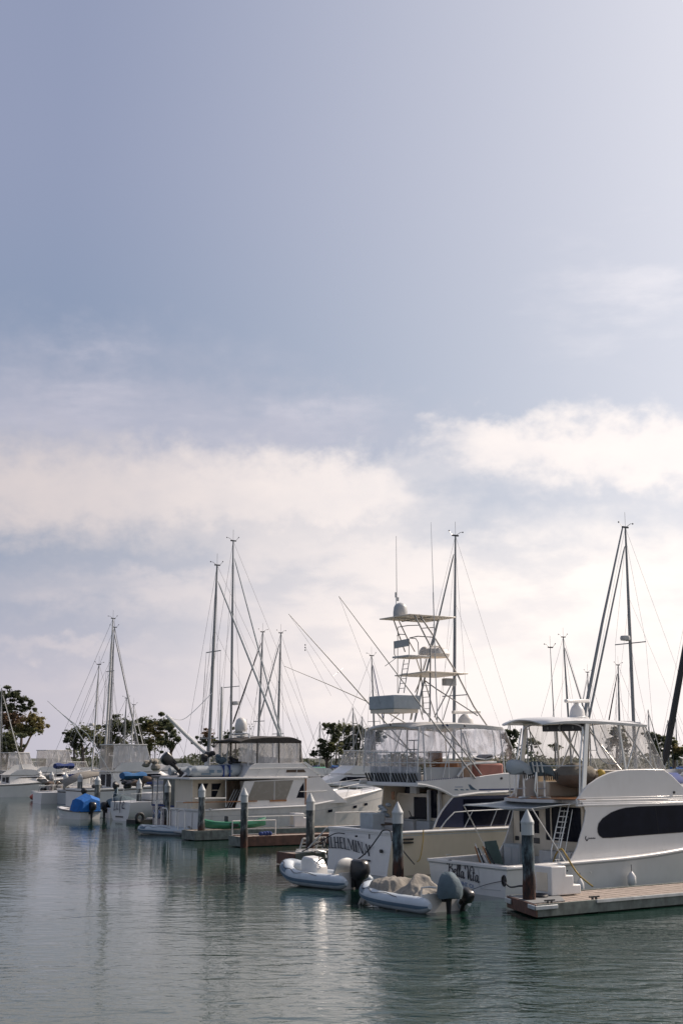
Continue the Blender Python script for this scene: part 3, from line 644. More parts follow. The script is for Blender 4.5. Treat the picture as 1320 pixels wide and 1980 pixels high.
# small mark on the house side
q = a1(628, 1030); mb = MB(); mb.tube(crom([(q.x-.03, -1.962, q.z+.07), (q.x-.06, -1.962, q.z), (q.x, -1.962, q.z-.08), (q.x+.05, -1.962, q.z-.02)], 3), .02, 4); mb.build('maker_emblem', INK, ar)
q = a1(664, 1030)
mb = MB()
for k in range(9): mb.box((q.x-.15+.036*k, -1.963, q.z-.02), (q.x-.13+.036*k, -1.956, q.z+.02+.01*(k % 3 == 0)))
mb.build('maker_lettering', INK, ar)
mb = MB(); q = a1(1265, 705); mb.cyl((q.x, -1.85, q.z), (q.x, -1.81, q.z), .05, n=10); mb.build('navigation_light', BLKP, ar)
# ================================================================ second sportfishing yacht with a tuna tower
Bb = Boat('sportfishing_yacht', 'cream sportfishing yacht lettered Wilhelmina with tall tubular tower and clear flybridge curtains', 'boat', 752, 1697, 4.8)
z2 = Z(680, 1360, 4.125); z4 = Z(680, 1000, 4.125); z7 = Z(730, 1160, 7.765); br = Bb.root
b2 = lambda X, Y, y=-2.1: Bb.L(*z2(X, Y), y)
b4 = lambda X, Y, y: Bb.L(*z4(X, Y), y)
b7 = lambda X, Y, y: Bb.L(*z7(X, Y), y)
hB = Hull(15.0, 4.8, 1.64, 2.9, bow=1.8, stern=.98, fine=2.5, rake=-.25)
hB.zs = lambda u: 1.64+.12*u+1.5*max(0, u-.4)**1.6
hullB = hB.build(Bb, CREAM, us=36, cock=3.3, floor=.8, capw=.32, stripe=[(.16, .22, BOOT, 'boot_stripe'), (.93, .955, OFFW, 'rub_rail')], inner=OFFW, capm=WHITE, deckm=OFFW, transom=WHITE)
cabB = house([(3.35, 2.0, 1.98, 3.02, .8), (8.0, 2.0, 1.9, 3.05, 1.7), (9.0, 1.8, 1.6, 2.9, 1.8), (11.0, 1.3, 1.1, 2.1, 1.9), (12.3, .8, .5, 2.15, 2.0)], CREAM, 'cabin', br)
e0, e1 = b2(800, 742), b2(650, 992)
mb = MB()
P = [(e0.x-.75, 3.28), (e0.x, e0.z), (e0.x-.45, 2.45), (e1.x-.02, e1.z-.1), (8.2, 1.7), (8.9, 1.75), (8.0, 3.02), (e0.x+.5, 3.1)]
mb.prism(P, -2.06, -2.0); mb.prism([(2.75, 3.3), (2.62, 2.4), (2.5, 1.62), (8.9, 1.7), (8.0, 3.0)], 2.0, 2.07); mb.build('cabin_side', CREAM, br, bev=.012)
P = [b2(808, 742), b2(760, 800), b2(715, 860), b2(680, 925), b2(655, 990), b2(900, 990), b2(1200, 975)]
P = [(p.x, p.z) for p in P]+[(8.3, 1.85), (8.0, 2.4), (7.6, 2.98)]
for sd in (-1, 1):
    if sd > 0: P2 = [(max(a, 3.4), b) for a, b in P]
    mb = MB(); mb.prism(P if sd < 0 else P2, sd*2.062, sd*2.085); w = mb.build('side_window', NAVYW, br, smooth=False)
mb = MB(); q0, q1 = b2(890, 765), b2(1190, 965); mb.box((q0.x, -2.105, q1.z), (q1.x+1.2, -2.087, q0.z)); mb.build('dark_pane', DARKG, br)
mb = MB(); mb.tube([(p[0], -2.09, p[1]) for p in P[:5]], .035, 6); mb.build('window_trim', WHITE, br)
# cockpit bulkhead furniture (plane x = 3.3)
xb_ = 3.34
pane(Bb, (z2(495, 745), z2(595, 925)), xb_, DARKG, 'cabin_window', br)
pane(Bb, (z2(425, 652), z2(465, 718)), xb_, DARKG, 'cabin_window', br)
pane(Bb, (z2(620, 692), z2(678, 915)), xb_, DARKG, 'cabin_door', br)
mb = MB(); f = lambda X, Y, x=3.2: Bb.T(*z2(X, Y), x)
a, b = f(468, 660), f(520, 720); mb.box((3.15, b.y, b.z), (3.33, a.y, a.z)); mb.build('wall_locker', WHITE, br, bev=.02)
mb = MB(); a, b = f(535, 662), f(585, 676); mb.box((3.2, b.y, b.z), (3.33, a.y, a.z)); mb.build('roller_blind', BLKP, br)
mb = MB()
for X in (605, 692): a, b = f(X, 690), f(X, 985); mb.box((3.18, a.y-.04, b.z), (3.32, a.y+.04, a.z))
mb.build('door_frame', WHITE, br, bev=.01)
mb = MB(); a = f(500, 930); mb.box((2.7, -.15, .8), (3.33, 1.9, a.z)); mb.box((2.66, -.2, a.z), (3.33, 1.95, a.z+.05)); mb.build('tackle_cabinet', OFFW, br, bev=.02)
mb = MB(); mb.box((2.75, -1.2, .8), (3.33, -.3, 1.95)); mb.build('cockpit_step', GREYW, br, bev=.02)
mb = MB(); a = f(480, 920, 2.9); mb.ball((2.9, a.y, a.z+.02), (.12, .22, .08), 8, 6, .05); mb.tube([(2.9, a.y, a.z), (2.85, a.y+.1, a.z+.25), (2.9, a.y+.22, a.z+.3)], .02); mb.build('coiled_hose', BLACK, br)
mb = MB(); a = f(330, 735, 2.74); mb.box((2.70, a.y-.1, a.z-.17), (2.73, a.y+.1, a.z+.17)); mb.build('wall_plate', TEAK, br)
mb = MB(); q = f(160, 930, 1.2); mb.box((.9, q.y-.5, 1.1), (1.5, q.y+.45, q.z+.28)); mb.build('bait_freezer', PALEC, br, bev=.03)
mb = MB(); q = f(200, 965, 1.6); mb.box((1.3, q.y-.9, q.z), (2.2, q.y+.6, q.z+.06)); [mb.cyl((1.5+.1*k, q.y-.5+.12*k, q.z), (1.5+.1*k, q.y-.45+.1*k, .8), .03, n=5) for k in range(6)]; mb.build('rigging_table', BIRD, br)
mb = MB(); q = f(235, 905, 1.9)
for k in range(9): mb.ball((1.9+.06*k % .3, q.y+.25*math.sin(k*2.1), q.z-.1+.07*k), (.12, .14, .08), 8, 5, .06)
mb.build('heaped_cloth', PALEC, br)
# flybridge
AE = 1.72
mb = MB(); rg = []
mb.slab([(AE+.15, -2.05), (AE, -1.6), (AE-.05, 0), (AE, 1.6), (AE+.15, 2.05), (7.2, 2.05), (7.2, -2.05)], 3.34, 3.50); mb.build('flybridge_deck', WHITE, br, bev=.03)
mb = MB()
top = [b2(520, 622), b2(640, 612), b2(760, 603), b2(880, 592), b2(980, 588), b2(1100, 570), b2(1220, 556)]
bot = [b2(1240, 700), b2(1000, 712), b2(870, 730), b2(805, 737), b2(740, 700), b2(690, 678), b2(640, 662), b2(580, 648), b2(520, 642)]
for sd in (-1, 1):
    P = [(p.x, p.z) for p in top]+[(7.6, 3.85), (8.6, 3.4), (9.2, 3.05)]+[(p.x, p.z) for p in bot]
    mb.prism(P, sd*2.11, sd*2.03)
mb.loft([[V((x, -2.06, z)), V((x, 2.06, z))] for x, z in ((6.4, 3.86), (7.6, 3.84), (8.6, 3.39), (9.2, 3.05))], False)
fairB = mb.build('flybridge_fairing', WHITE, br, bev=.02)
mb = MB(); P = [(p.x, p.z) for p in bot]; mb.tube([(a, -2.10, b-.02) for a, b in P], .055, 6); mb.tube([(a, 2.10, b-.02) for a, b in P], .055, 6); mb.build('fairing_lip', WHITE, br)
mb = MB(); a, b = b2(1010, 683), b2(1260, 690); mb.box((a.x, -2.118, b.z), (7.9, -2.112, a.z)); mb.build('side_stripe', STRIPE, fairB)
mb = MB()
for pts in ([(925, 645), (948, 655), (985, 692), (945, 688)], [(935, 640), (965, 668), (1000, 692), (960, 690)], [(815, 684), (840, 684), (850, 694), (822, 694)], [(862, 684), (885, 684), (896, 694), (868, 694)], [(905, 684), (925, 684), (935, 694), (912, 694)]):
    mb.quad(*[b2(X, Y, -2.117) for X, Y in pts])
mb.build('side_graphic', HYPD, fairB, smooth=False)
mb = MB(); a, b = b2(820, 664), b2(885, 674)
for k in range(10): w = (b.x-a.x)/10; mb.box((a.x+k*w, -2.118, b.z+.02), (a.x+k*w+w*.6, -2.112, a.z))
mb.build('model_lettering', INKP, fairB)
mb = MB(); a = b2(1188, 598); mb.cyl((a.x, -2.15, a.z), (a.x, -2.1, a.z), .05, n=10); mb.build('navigation_light', BLKP, fairB)
mb = MB(); mb.box((5.0, -1.2, 3.5), (6.2, 1.2, 4.35)); mb.box((4.85, -.6, 3.5), (5.05, .6, 4.2)); c = mb.build('helm_console', CREAM, br, bev=.06)
mb = MB(); q = b2(1040, 435, -.4); mb.cb((q.x, -.4, q.z-.02), (.5, .9, .16), ry=R(-25)); mb.build('instrument_hood', BLKP, c, bev=.03)
mb = MB(); mb.box((3.6, -.9, 3.5), (4.5, -.2, 4.3)); mb.box((3.5, -.95, 4.0), (3.68, -.1, 4.75)); mb.build('helm_seat', TEAK, br, bev=.05)
mb = MB(); mb.box((4.9, -1.75, 3.5), (6.2, -1.25, 4.25)); mb.build('settee_cushion', mat('salmon_cushion', (.42, .19, .15), .8, var=.15), br, bev=.08)
mb = MB(); mb.box((1.9, -1.7, 3.5), (2.05, 1.75, 4.12)); mb.box((2.05, -1.88, 3.5), (3.9, -1.82, 4.10)); mb.build('weather_cloth', GREYW, br, bev=.02)
# rail round the bridge, black rod holders across the after edge
mb = MB()
for z in (4.28, 4.70):
    mb.tube([(4.6, -1.98, z), (2.2, -1.98, z), (AE+.02, -1.7, z), (AE, 1.7, z), (2.2, 1.98, z), (6, 1.98, z)], .022, 6)
for x, y in ((2.3, -1.98), (AE, -1.2), (AE, 0), (AE, 1.2), (3.2, -1.98), (4.3, -1.98)): mb.cyl((x, y, 3.45), (x, y, 4.7), .02, n=5)
mb.tube(crom([b2(840, 585, -1.98), b2(868, 545, -1.98), b2(900, 505, -1.98), b2(960, 480, -1.98), b2(1150, 470, -1.98)], 4), .05, 7)
mb.build('bridge_rail', PAINTALU, br)
rhB = None
for k in range(17):
    y = 1.85-3.55*k/16; mb = MB(); x = AE+.02 if abs(y) < 1.6 else AE+.1
    mb.cyl((x+.05, y, 3.52), (x-.10, y+.02, 3.86), .034, .04, n=7)
    if rhB is None: rhB = mb.build('rod_holder', BLKP, br); y00 = y
    else:
        o = rhB.copy(); COL.objects.link(o); o.location = (0, y-y00, 0)
mb = MB()
for k in range(26):          # lacing beads along the coaming edge
    t = k/25; p = top[0].lerp(top[3], t); mb.ball((p.x, -2.12, p.z+.01), .022, 5, 3)
mb.build('lacing_knob', STRIPE, br)
mb = MB(); random.seed(3)
for k in range(60): mb.tube([(2.2+random.random()*1.2, -1.6+3.3*random.random(), 4.0+random.random()*.5) for _ in range(2)], .012, 4)
for k in range(24): mb.ball((2.0+random.random()*1.0, -1.6+3.3*random.random(), 4.05+random.random()*.55), (.06, .09, .07), 6, 4, .04)
mb.build('fishing_tackle', CREAM, br)
# hard roof
mb = MB(); rg = []
for x, hw, z, t in [(1.72, 1.55, 5.72, .05), (1.85, 1.85, 5.78, .13), (2.2, 1.98, 5.83, .17), (3.6, 2.0, 5.88, .17), (5.0, 2.0, 5.84, .17), (6.0, 1.95, 5.77, .15), (6.25, 1.75, 5.72, .06)]:
    r_ = []
    for k in range(-6, 7): u = k/6; r_.append(V((x, u*hw, z+.07-(.12*abs(u)**2.5))))
    for k in range(6, -7, -1): u = k/6; r_.append(V((x, u*hw*.985, z+.07-t-(.12*abs(u)**2.5))))
    rg.append(r_)
mb.loft(rg); roofB = mb.build('hardtop', OFFW, br, ang=45)
mb = MB()
for X, Y in ((310, 170), (760, 172), (900, 178)): q = b2(X, Y, -2.0); mb.ball((q.x, -1.99, q.z), (.05, .03, .05), 7, 5)
mb.build('spreader_lamp', BLKP, roofB)
mb = MB(); mb.box((2.9, -2.01, 5.72), (3.2, -1.99, 5.77)); mb.build('outrigger_bracket', NAVYC, roofB)
mb = MB()
for sd in (-1, 1):
    for (x0, x1) in ((2.0, 2.05), (3.9, 3.9), (5.9, 6.1)): mb.cyl((x0, sd*1.9, 5.7), (x1, sd*1.98, 3.6), .032, n=7)
    mb.cyl((2.4, sd*1.9, 5.7), (4.4, sd*1.97, 4.6), .025); mb.cyl((3.6, sd*1.9, 5.7), (2.9, sd*1.97, 3.7), .022)
mb.tube([b2(880, 235, -1.9), b2(910, 330, -1.9), b2(935, 420, -1.9), b2(985, 470, -1.9)], .035, 7)
mb.build('roof_support', PAINTALU, br)
# curtains
def wavy(p00, p10, p11, p01, nu=14, nv=6, amp=.03, seed=0.):
    rows = []; n = (V(p10)-V(p00)).cross(V(p01)-V(p00)).normalized()
    for j in range(nv+1):
        v = j/nv; a = V(p00).lerp(V(p01), v); b = V(p10).lerp(V(p11), v)
        rows.append([a.lerp(b, i/nu)+n*amp*(math.sin(i*1.9+seed+v*2)+.5*math.sin(i*4.1+v*5+seed)) for i in range(nu+1)])
    return rows
mb = MB()
mb.loft(wavy((1.80, -1.9, 5.66), (1.80, 1.9, 5.66), (AE-.02, 1.95, 3.9), (AE-.02, -1.95, 3.9), 24), False)
mb.loft(wavy((1.82, -1.97, 5.68), (3.85, -1.97, 5.70), (3.85, -2.02, 4.75), (AE, -2.02, 4.2), seed=1), False)
mb.loft(wavy((3.9, -1.97, 5.70), (6.05, -1.95, 5.63), (6.15, -2.02, 4.55), (3.9, -2.02, 4.6), seed=2), False)
mb.loft(wavy((1.82, 1.97, 5.68), (6.05, 1.95, 5.63), (6.2, 2.02, 4.55), (AE, 2.02, 4.2), 20, seed=3), False)
mb.loft(wavy((6.12, -1.93, 5.63), (6.12, 1.93, 5.63), (6.75, 2.0, 4.35), (6.75, -2.0, 4.35), seed=4), False)
mb.build('clear_curtain', VINYL, br)
mb = MB()
mb.cyl((6.12, -1.95, 5.63), (6.75, -2.02, 4.3), .02, n=5)
for y in (-1.95, 1.95): mb.cyl((1.78, y, 5.68), (AE-.03, y, 3.9), .03, n=5)
mb.tube(crom([b2(905, 220, -2.0), b2(925, 330, -2.0), b2(960, 420, -2.0), b2(1050, 445, -2.0), b2(1120, 430, -2.0), b2(1140, 380, -2.0), b2(1120, 215, -2.0)], 4), .02, 5)
mb.build('curtain_zip', PAINTALU, br)
# ladder seen inside the bridge
mb = MB(); 
for y in (-.25, .15): mb.cyl(b2(495, 300, y).xyz, (b2(495, 520, y).x, y, 3.5), .02)
for Y in (295, 368, 440, 512): q = b2(490, Y, 0); mb.box((q.x-.05, -.3, q.z-.02), (q.x+.05, .3, q.z+.02))
mb.build('inner_ladder', BLKP, br)
# tower
mb = MB(); T_ = lambda pts, r=.028, n=6: mb.tube([b7(X, Y, y) for X, Y, y in pts], r, n)
T_([(545, 215, -1.1), (790, 700, -1.25), (780, 1830, -1.3)], .034); T_([(620, 215, -1.1), (850, 560, -1.2), (1190, 1110, -1.3), (1440, 1600, -1.6), (1640, 1890, -1.75)], .034)
T_([(905, 290, -1.0), (840, 520, -1.1), (790, 700, -1.25)], .026); T_([(905, 290, 1.0), (840, 520, 1.1), (680, 1060, 1.2)], .026)
T_([(240, 305, 1.1), (410, 780, 1.2)], .028); T_([(320, 320, 1.0), (440, 570, 1.1), (555, 775, 1.2)], .026)
T_([(575, 870, .9), (650, 1100, 1.1), (655, 1180, 1.1), (690, 1690, 1.2), (770, 1715, -1.0)], .026); T_([(640, 860, .2), (655, 1080, .3), (590, 1400, .5), (500, 1800, .5)], .026)
T_([(300, 410, 1.0), (450, 385, 0), (610, 380, -1.0)], .02); T_([(670, 425, 1.0), (850, 412, -1)], .02)
T_([(290, 540, 1.0), (330, 515, .6), (410, 520, 0)], .02); T_([(480, 570, 1.0), (600, 545, .2), (830, 560, -1.1)], .024)
T_([(740, 860, 1.0), (685, 1060, 1.0)], .026); T_([(800, 700, -1.25), (860, 690, -.9), (930, 700, -.4), (1030, 800, .5)], .026)
T_([(1175, 1130, -1.3), (850, 1760, -1.5)], .026); T_([(1165, 1180, 1.3), (975, 1810, 1.5)], .022); T_([(690, 1200, .2), (870, 1330, -.4), (1330, 1625, -1.5), (1500, 1740, -1.7)], .026)
T_([(700, 1210, 1.2), (880, 1800, 1.5)], .026); T_([(650, 1180, 1.0), (560, 1390, 1.0)], .022); T_([(520, 1640, .2), (490, 1800, .2)], .03); T_([(620, 1580, -.3), (680, 1800, -.3)], .022)
T_([(300, 420, 1.4), (298, 1400, 1.4)], .016)
T_([(385, 1650, .5), (380, 1800, .5)], .02); T_([(95, 1670, .9), (85, 1830, .9)], .02); T_([(160, 1700, .7), (300, 1790, .7)], .018); T_([(250, 1700, .2), (330, 1700, .2), (200, 1830, .2)], .016)
mb.build('tower_frame', TOWER, br)
mb = MB()
def lad(p, q, n_, w):
    a = b7(*p); b = b7(*q); o = V((0, w, 0)); mb.cyl(a-o, b-o, .02); mb.cyl(a+o, b+o, .02)
    for k in range(1, n_): c = a.lerp(b, k/n_); mb.cyl(c-o, c+o, .014, n=5)
lad((435, 890, 0), (350, 1400, 0), 7, .2); lad((720, 1200, -.2), (730, 1720, -.2), 6, .28)
mb.build('tower_ladder', TOWER, br)
mb = MB(); mb.slab([(1.95, 1.1), (1.95, -1.15), (4.3, -1.15), (4.3, 1.1)], 10.24, 10.29)
troof = mb.build('tower_roof', CREAM, br, bev=.01)
mb = MB(); mb.cyl((3.1, -1.1, 10.225), (3.1, 1.1, 10.225), .02); mb.cyl((1.98, 0, 10.225), (4.28, 0, 10.225), .02); mb.build('roof_brace', GREYW, troof)
mb = MB(); mb.lathe((2.45, .25, 0), [(.3, 10.3), (.31, 10.38), (.31, 10.5), (.28, 10.72), (.22, 10.83), (.1, 10.9), (.02, 10.92)], 16); mb.build('radar_dome', GREYW, troof)
mb = MB(); mb.slab([(2.95, 1.45), (2.45, -1.55), (4.75, -1.35), (5.15, 1.5)], 7.90, 7.95); mb.build('tower_platform', CREAM, br, bev=.01)
mb = MB(); mb.slab([(1.30, .95), (1.25, -.95), (2.6, -.95), (2.7, .95)], 6.42, 6.98); bx_ = mb.build('tower_locker', PALEC, br, bev=.04)
mb = MB(); mb.slab([(1.35, .9), (1.3, -.9), (2.5, -.9), (2.6, .9)], 6.28, 6.419); mb.build('locker_base', CREAM, bx_)
# tower seat and lamp bar
mb = MB(); a, b, c, d = b7(245, 620, .7), b7(460, 580, -.2), b7(460, 690, -.2), b7(250, 730, .7); mb.panel([a, b, c, d], (1, 0, 0), .06)
st = mb.build('tower_seat', GREYW, br, bev=.01)
mb = MB(); mb.tube([b7(245, 620, .75), b7(250, 820, .75), b7(285, 865, .7), b7(470, 850, -.2), b7(465, 580, -.25)], .02); mb.tube([b7(480, 575, -.25), b7(570, 580, -.5), b7(605, 640, -.6), b7(615, 840, -.6)], .02)
mb.build('seat_frame', TOWER, st)
q = b7(450, 850, 0); mb = MB(); mb.slab([(q.x-.35, .65), (q.x-.35, -.55), (q.x+.75, -.55), (q.x+.75, .65)], q.z-.05, q.z+.03); mb.build('seat_pan', OFFW, st, bev=.02)
q = b7(870, 780, 0); mb = MB(); mb.lathe((q.x, 0, 0), [(.1, q.z-.28), (.55, q.z-.24), (.6, q.z-.1), (.5, q.z+.1), (.2, q.z+.22)], 14); q = b7(700, 790, .3); mb.ball(q, (.2, .28, .26), 10, 7); mb.build('upper_helm_pod', OFFW, br)
q = b7(1070, 1230, -.6); mb = MB(); mb.box((q.x-.28, -.75, q.z-.16), (q.x+.28, -.45, q.z+.14)); mb.build('deck_floodlight', GREYW, br, bev=.03)
# open radar on the roof
q = b4(905, 1610, .6); mb = MB(); mb.lathe((q.x, .6, 0), [(.35, 5.9), (.33, 6.1), (.22, 6.25), (.12, 6.33)], 14); rp = mb.build('radar_pedestal', OFFW, br)
mb = MB(); mb.cb((q.x+.05, .6, 6.42), (1.9, .16, .14), rz=R(15), ry=R(-2)); mb.build('radar_array', OFFW, rp, bev=.04)
# aerials and outriggers
mb = MB(); mb.tube([b4(375, 780, .9), b4(355, 770, 1.0), b4(352, 615, 1.0)], .022); mb.build('aerial_mount', ALU, br)
mb = MB(); mb.cyl(b4(357, 605, 1.0), b4(353, 150, 1.0), .016, .008, 5); mb.cyl(b4(352, 640, 1.0), b4(352, 600, 1.0), .05, n=8); mb.cyl(b4(366, 668, .9), b4(367, 640, .9), .05, n=8); mb.build('whip_aerial', GREYW, br)
mb = MB(); mb.tube([b4(682, 1640, -1.6), b4(665, 1200, -1.6), b4(648, 600, -1.6)], .022); mb.cyl(b4(648, 600, -1.6), b4(630, 40, -1.6), .014, .006, 5); mb.build('whip_aerial', GREYW, br)
def outrigger(pts, r0, r1, name='outrigger', bars=()):
    mb = MB(); n_ = len(pts); mb.tube(pts, [r0+(r1-r0)*i/(n_-1) for i in range(n_)], 6); 
    for a, b in bars: mb.cyl(a, b, .012, n=5)
    mb.build(name, MASTG, br)
P = lambda px, py, y: Bb.L(px, py, y)
outrigger([P(918, 1505, -2.16), P(868, 1438, -2.2), P(780, 1320, -2.2), P(655, 1153, -2.2)], .04, .014, bars=[(P(744, 1288, -1.9), P(766, 1272, -2.6))])
outrigger([P(930, 1498, -2.1), P(880, 1430, -2.1), P(845, 1385, -2.1)], .03, .03, 'outrigger_stay')
outrigger([P(835, 1500, 2.2), P(722, 1371, 2.3), P(640, 1278, 2.4), P(558, 1187, 2.4)], .04, .014, bars=[(P(643, 1308, 2.1), P(663, 1292, 2.7))])
outrigger([P(830, 1425, 2.2), P(722, 1362, 2.6), P(632, 1322, 2.7), P(550, 1288, 2.7)], .034, .012)
mb = MB()
for a, b in ((P(655, 1153, -2.2), P(735, 1362, 0)), (P(590, 1251, 2.4), P(640, 1345, 2.4)), (P(558, 1187, 2.4), P(735, 1440, 0))): mb.cyl(a, b, .005, n=4)
for Y in (1247, 1252, 1257): mb.ball(P(590, Y, 2.4), .035, 6, 4)
mb.build('outrigger_line', WIRE, br)
# foredeck rail
mb = MB(); mb.tube([b2(688, 1022, -2.3), b2(750, 935, -2.3), b2(818, 868, -2.3), b2(950, 858, -2.3), b2(1150, 848, -2.3), b2(1268, 840, -2.3), (8, -2.25, 2.6), (11, -1.8, 2.95), (13.6, -.9, 3.4), (14.8, 0, 3.7)], .024)
for X, X2 in ((965, 925-40), (1155, 1090)): mb.cyl(b2(X, 850, -2.3), b2(X2, 1015, -2.3), .018)
mb.cyl(b2(1262, 842, -2.3), b2(1215, 985, -2.3), .018)
for x, y in ((8, -2.2), (9.5, -2.05), (11, -1.75), (12.5, -1.3), (13.8, -.75)): mb.cyl((x, y, 1.9+.1*(x-8)), (x+.2, y, 2.6+.15*(x-8)), .016)
mb.build('deck_rail', PAINTALU, br)
mb = MB()
for Y in (1086, 1113): a, b = b2(405, Y, -2.38), b2(486, Y, -2.38); mb.box((a.x, -2.43, a.z-.035), (b.x, -2.36, a.z+.035))
mb.build('engine_vent', BLKP, hullB)
# transom lettering
xT = hB.rake*-.6
ft = lambda px, py: Bb.T(px, py, .0)
s0 = ft(643, 1641); s1 = ft(711, 1645); axb = V((0, -1, 0)); hL = .60
W_ = 5.1+.4; sz = (s0.y-s1.y)/6.0
# letters: the H starts at 643; W, I and L stand to its left behind the dinghy console
mbx = (1.16+.40+.68)
sz = (ft(643, 1640).y-ft(711, 1640).y)/(.88+.70+.68+1.14+.40+.96+.96)
o = V((.10, ft(643, 1640).y+mbx*sz*.72, ft(643, 1636).z))
class _S: pass
def fallB(x): t = x-3.2; return -.013*t*t+.02*t-.05*max(0, t)
serif('WILHELMINA', V((-.012+.14, ft(643, 1640).y+mbx*sz, ft(650, 1640).z)), (0, -1, 0), (-.13, 0, 1), INK, hullB, h=sz, fall=fallB, th=.03)
mb = MB()
for (pa, pb) in (((711, 1613), (711, 1622)), ((711, 1634), (711, 1643))): a, b = ft(*pa), ft(*pb); mb.box((-.05+.1, a.y-.03, b.z), (-.02+.1, a.y+.03, a.z))
a = ft(733, 1646); mb.cyl((.04, a.y, a.z), (.12, a.y, a.z), .07, n=10); a = ft(686, 1617); mb.cyl((0.02, a.y, a.z), (.1, a.y, a.z), .04, n=8)
mb.build('transom_fitting', BLKP, hullB)
mb = MB(); a = ft(705, 1664)
for k in range(8): mb.box((.04, a.y-.3+.08*k, a.z-.03), (.06, a.y-.25+.08*k, a.z+.04))
mb.build('port_of_registry', INK, hullB)
# ================================================================ third boat: cockpit motor yacht with dark canvas top
C3 = Boat('motor_yacht', 'white motor yacht with dark brown canvas bridge top and slanted windows, behind the kayak', 'boat', 390, 1618, 4.4)
z5 = Z(340, 1380, 3.0); cr = C3.root
c5 = lambda X, Y, y=-2.0: C3.L(*z5(X, Y), y)
hC = Hull(14.4, 4.4, 1.45, 2.6, bow=1.7, fine=2.2)
_q = [c5(X, Y, -2.15) for X, Y in ((175, 570), (740, 560), (820, 528), (1000, 510), (1220, 482))]
def _zs(u):
    x = u*14.4
    if x < 7.2: return 1.47+.02*x
    return 1.62+.14*(x-7.2)
hC.zs = _zs
hullC = hC.build(C3, OFFW, us=32, cock=2.6, floor=.9, capw=.3, stripe=[(.80, .815, GREYW, 'rub_rail'), (.16, .23, NAVYC, 'boot_stripe')], deckm=WHITE, capm=WHITE)
mb = MB()
for X, Y in ((897, 564), (1065, 540), (1145, 525)):
    q = c5(X, Y, -1.9); u = q.x/14.4; yy = hC.pt(u, .8, -1).y; q = C3.L(*z5(X, Y), yy); s2 = hC.pt(u+.012, .8, -1); s1 = hC.pt(u-.012, .8, -1)
    mb.quad((s1.x, s1.y-.02, q.z-.10), (s2.x, s2.y-.02, q.z-.06), (s2.x, s2.y-.03, q.z+.10), (s1.x, s1.y-.03, q.z+.07))
mb.build('hull_port', DARKG, hullC, smooth=False)
# saloon and forward slope: side profile of the superstructure
lowp = [c5(345, 545), c5(400, 392), c5(760, 372), c5(840, 367), c5(948, 476), c5(1000, 500)]
mb = MB(); P = [(p.x, p.z) for p in lowp]; P[0] = (P[0][0], 1.5); P[-1] = (P[-1][0], 1.75)
mb.prism(P, -1.98, -1.90); mb.prism(P, 1.90, 1.98)
x0 = P[1][0]; mb.box((x0+.1, -1.9, 1.4), (x0+.16, 1.9, P[1][1]))
mb.loft([[V((a, -1.95, b)), V((a, 1.95, b))] for a, b in P[2:]], False)
mb.build('saloon_side', WHITE, cr)
mb = MB(); mb.prism([(p.x, p.z) for p in (c5(458, 394), c5(682, 386), c5(640, 500), c5(412, 505))], -1.995, -1.985); w = mb.build('saloon_window', mat('beige_window', (.23, .21, .175), .25, var=.1), cr, smooth=False)
mb = MB(); a, b = c5(572, 392, -2.0), c5(572, 500, -2.0); mb.box((a.x-.03, -2.01, b.z), (a.x+.03, -1.997, a.z)); mb.build('mullion', OFFW, w)
mb = MB(); mb.prism([(p.x, p.z) for p in (c5(742, 398), c5(746, 488), c5(700, 488), c5(722, 430))], -1.995, -1.985); mb.build('pilothouse_window', DARKG, cr, smooth=False)
mb = MB(); a, b = c5(752, 375, -2), c5(752, 530, -2); mb.box((a.x-.03, -2.02, b.z), (a.x+.05, -1.985, a.z)); mb.build('door_trim', TEAK, cr)
mb = MB(); a, b = c5(545, 500, -2), c5(640, 508, -2); mb.box((a.x, -2.05, b.z), (b.x, -1.99, a.z)); a, b = c5(350, 507, -2.1), c5(472, 510, -2.1); mb.box((a.x-3.4, -2.12, b.z), (b.x, -2.06, b.z+.06)); mb.build('grab_rail', TEAK, cr)
# boat deck overhang and bridge
dk0, dk1 = c5(75, 368, -2.0), c5(762, 372, -2.0); zd = c5(400, 378, -2.1).z
mb = MB(); mb.box((dk0.x, -2.1, zd-.02), (dk1.x, 2.1, zd+.10)); mb.build('boat_deck', WHITE, cr, bev=.03)
fb = [c5(395, 374), c5(430, 310), c5(468, 288), c5(735, 285), c5(842, 366), c5(758, 370)]
mb = MB()
P = [(p.x, p.z) for p in fb]; P[-1] = (P[-1][0], zd+.10); P[0] = (P[0][0], zd+.10)
mb.prism(P, -1.94, -1.86); mb.prism(P, 1.86, 1.94); mb.loft([[V((P[3][0]-.4, -1.9, P[3][1])), V((P[3][0]-.4, 1.9, P[3][1]))]]+[[V((a, -1.9, b)), V((a, 1.9, b))] for a, b in P[3:5]], False)
mb.loft([[V((a, -1.9, b)), V((a, 1.9, b))] for a, b in P[:3]], False); mb.build('flybridge', WHITE, cr, bev=.01)
mb = MB(); mb.prism([(p.x, p.z) for p in (c5(645, 325), c5(745, 323), c5(757, 340), c5(642, 341))], -1.955, -1.945); mb.build('bridge_vent', BIRD, cr, smooth=False)
mb = MB()
a, b = c5(738, 288, -1.9), c5(845, 366, -1.9); mb.panel([a+V((-.05, -.03, .03)), b+V((-.05, -.03, .03)), b+V((.15, -.03, .1)), a+V((.12, -.03, .1))], (0, -1, 0), .06)
for X, X2 in ((490, 465), (605, 575), (705, 690)): mb.cyl(c5(X, 318, -2.02), c5(X2, 372, -2.02), .018)
mb.tube([c5(425, 318, -2.02), c5(760, 312, -2.02)], .018); mb.build('bridge_rail', PAINTALU, cr)
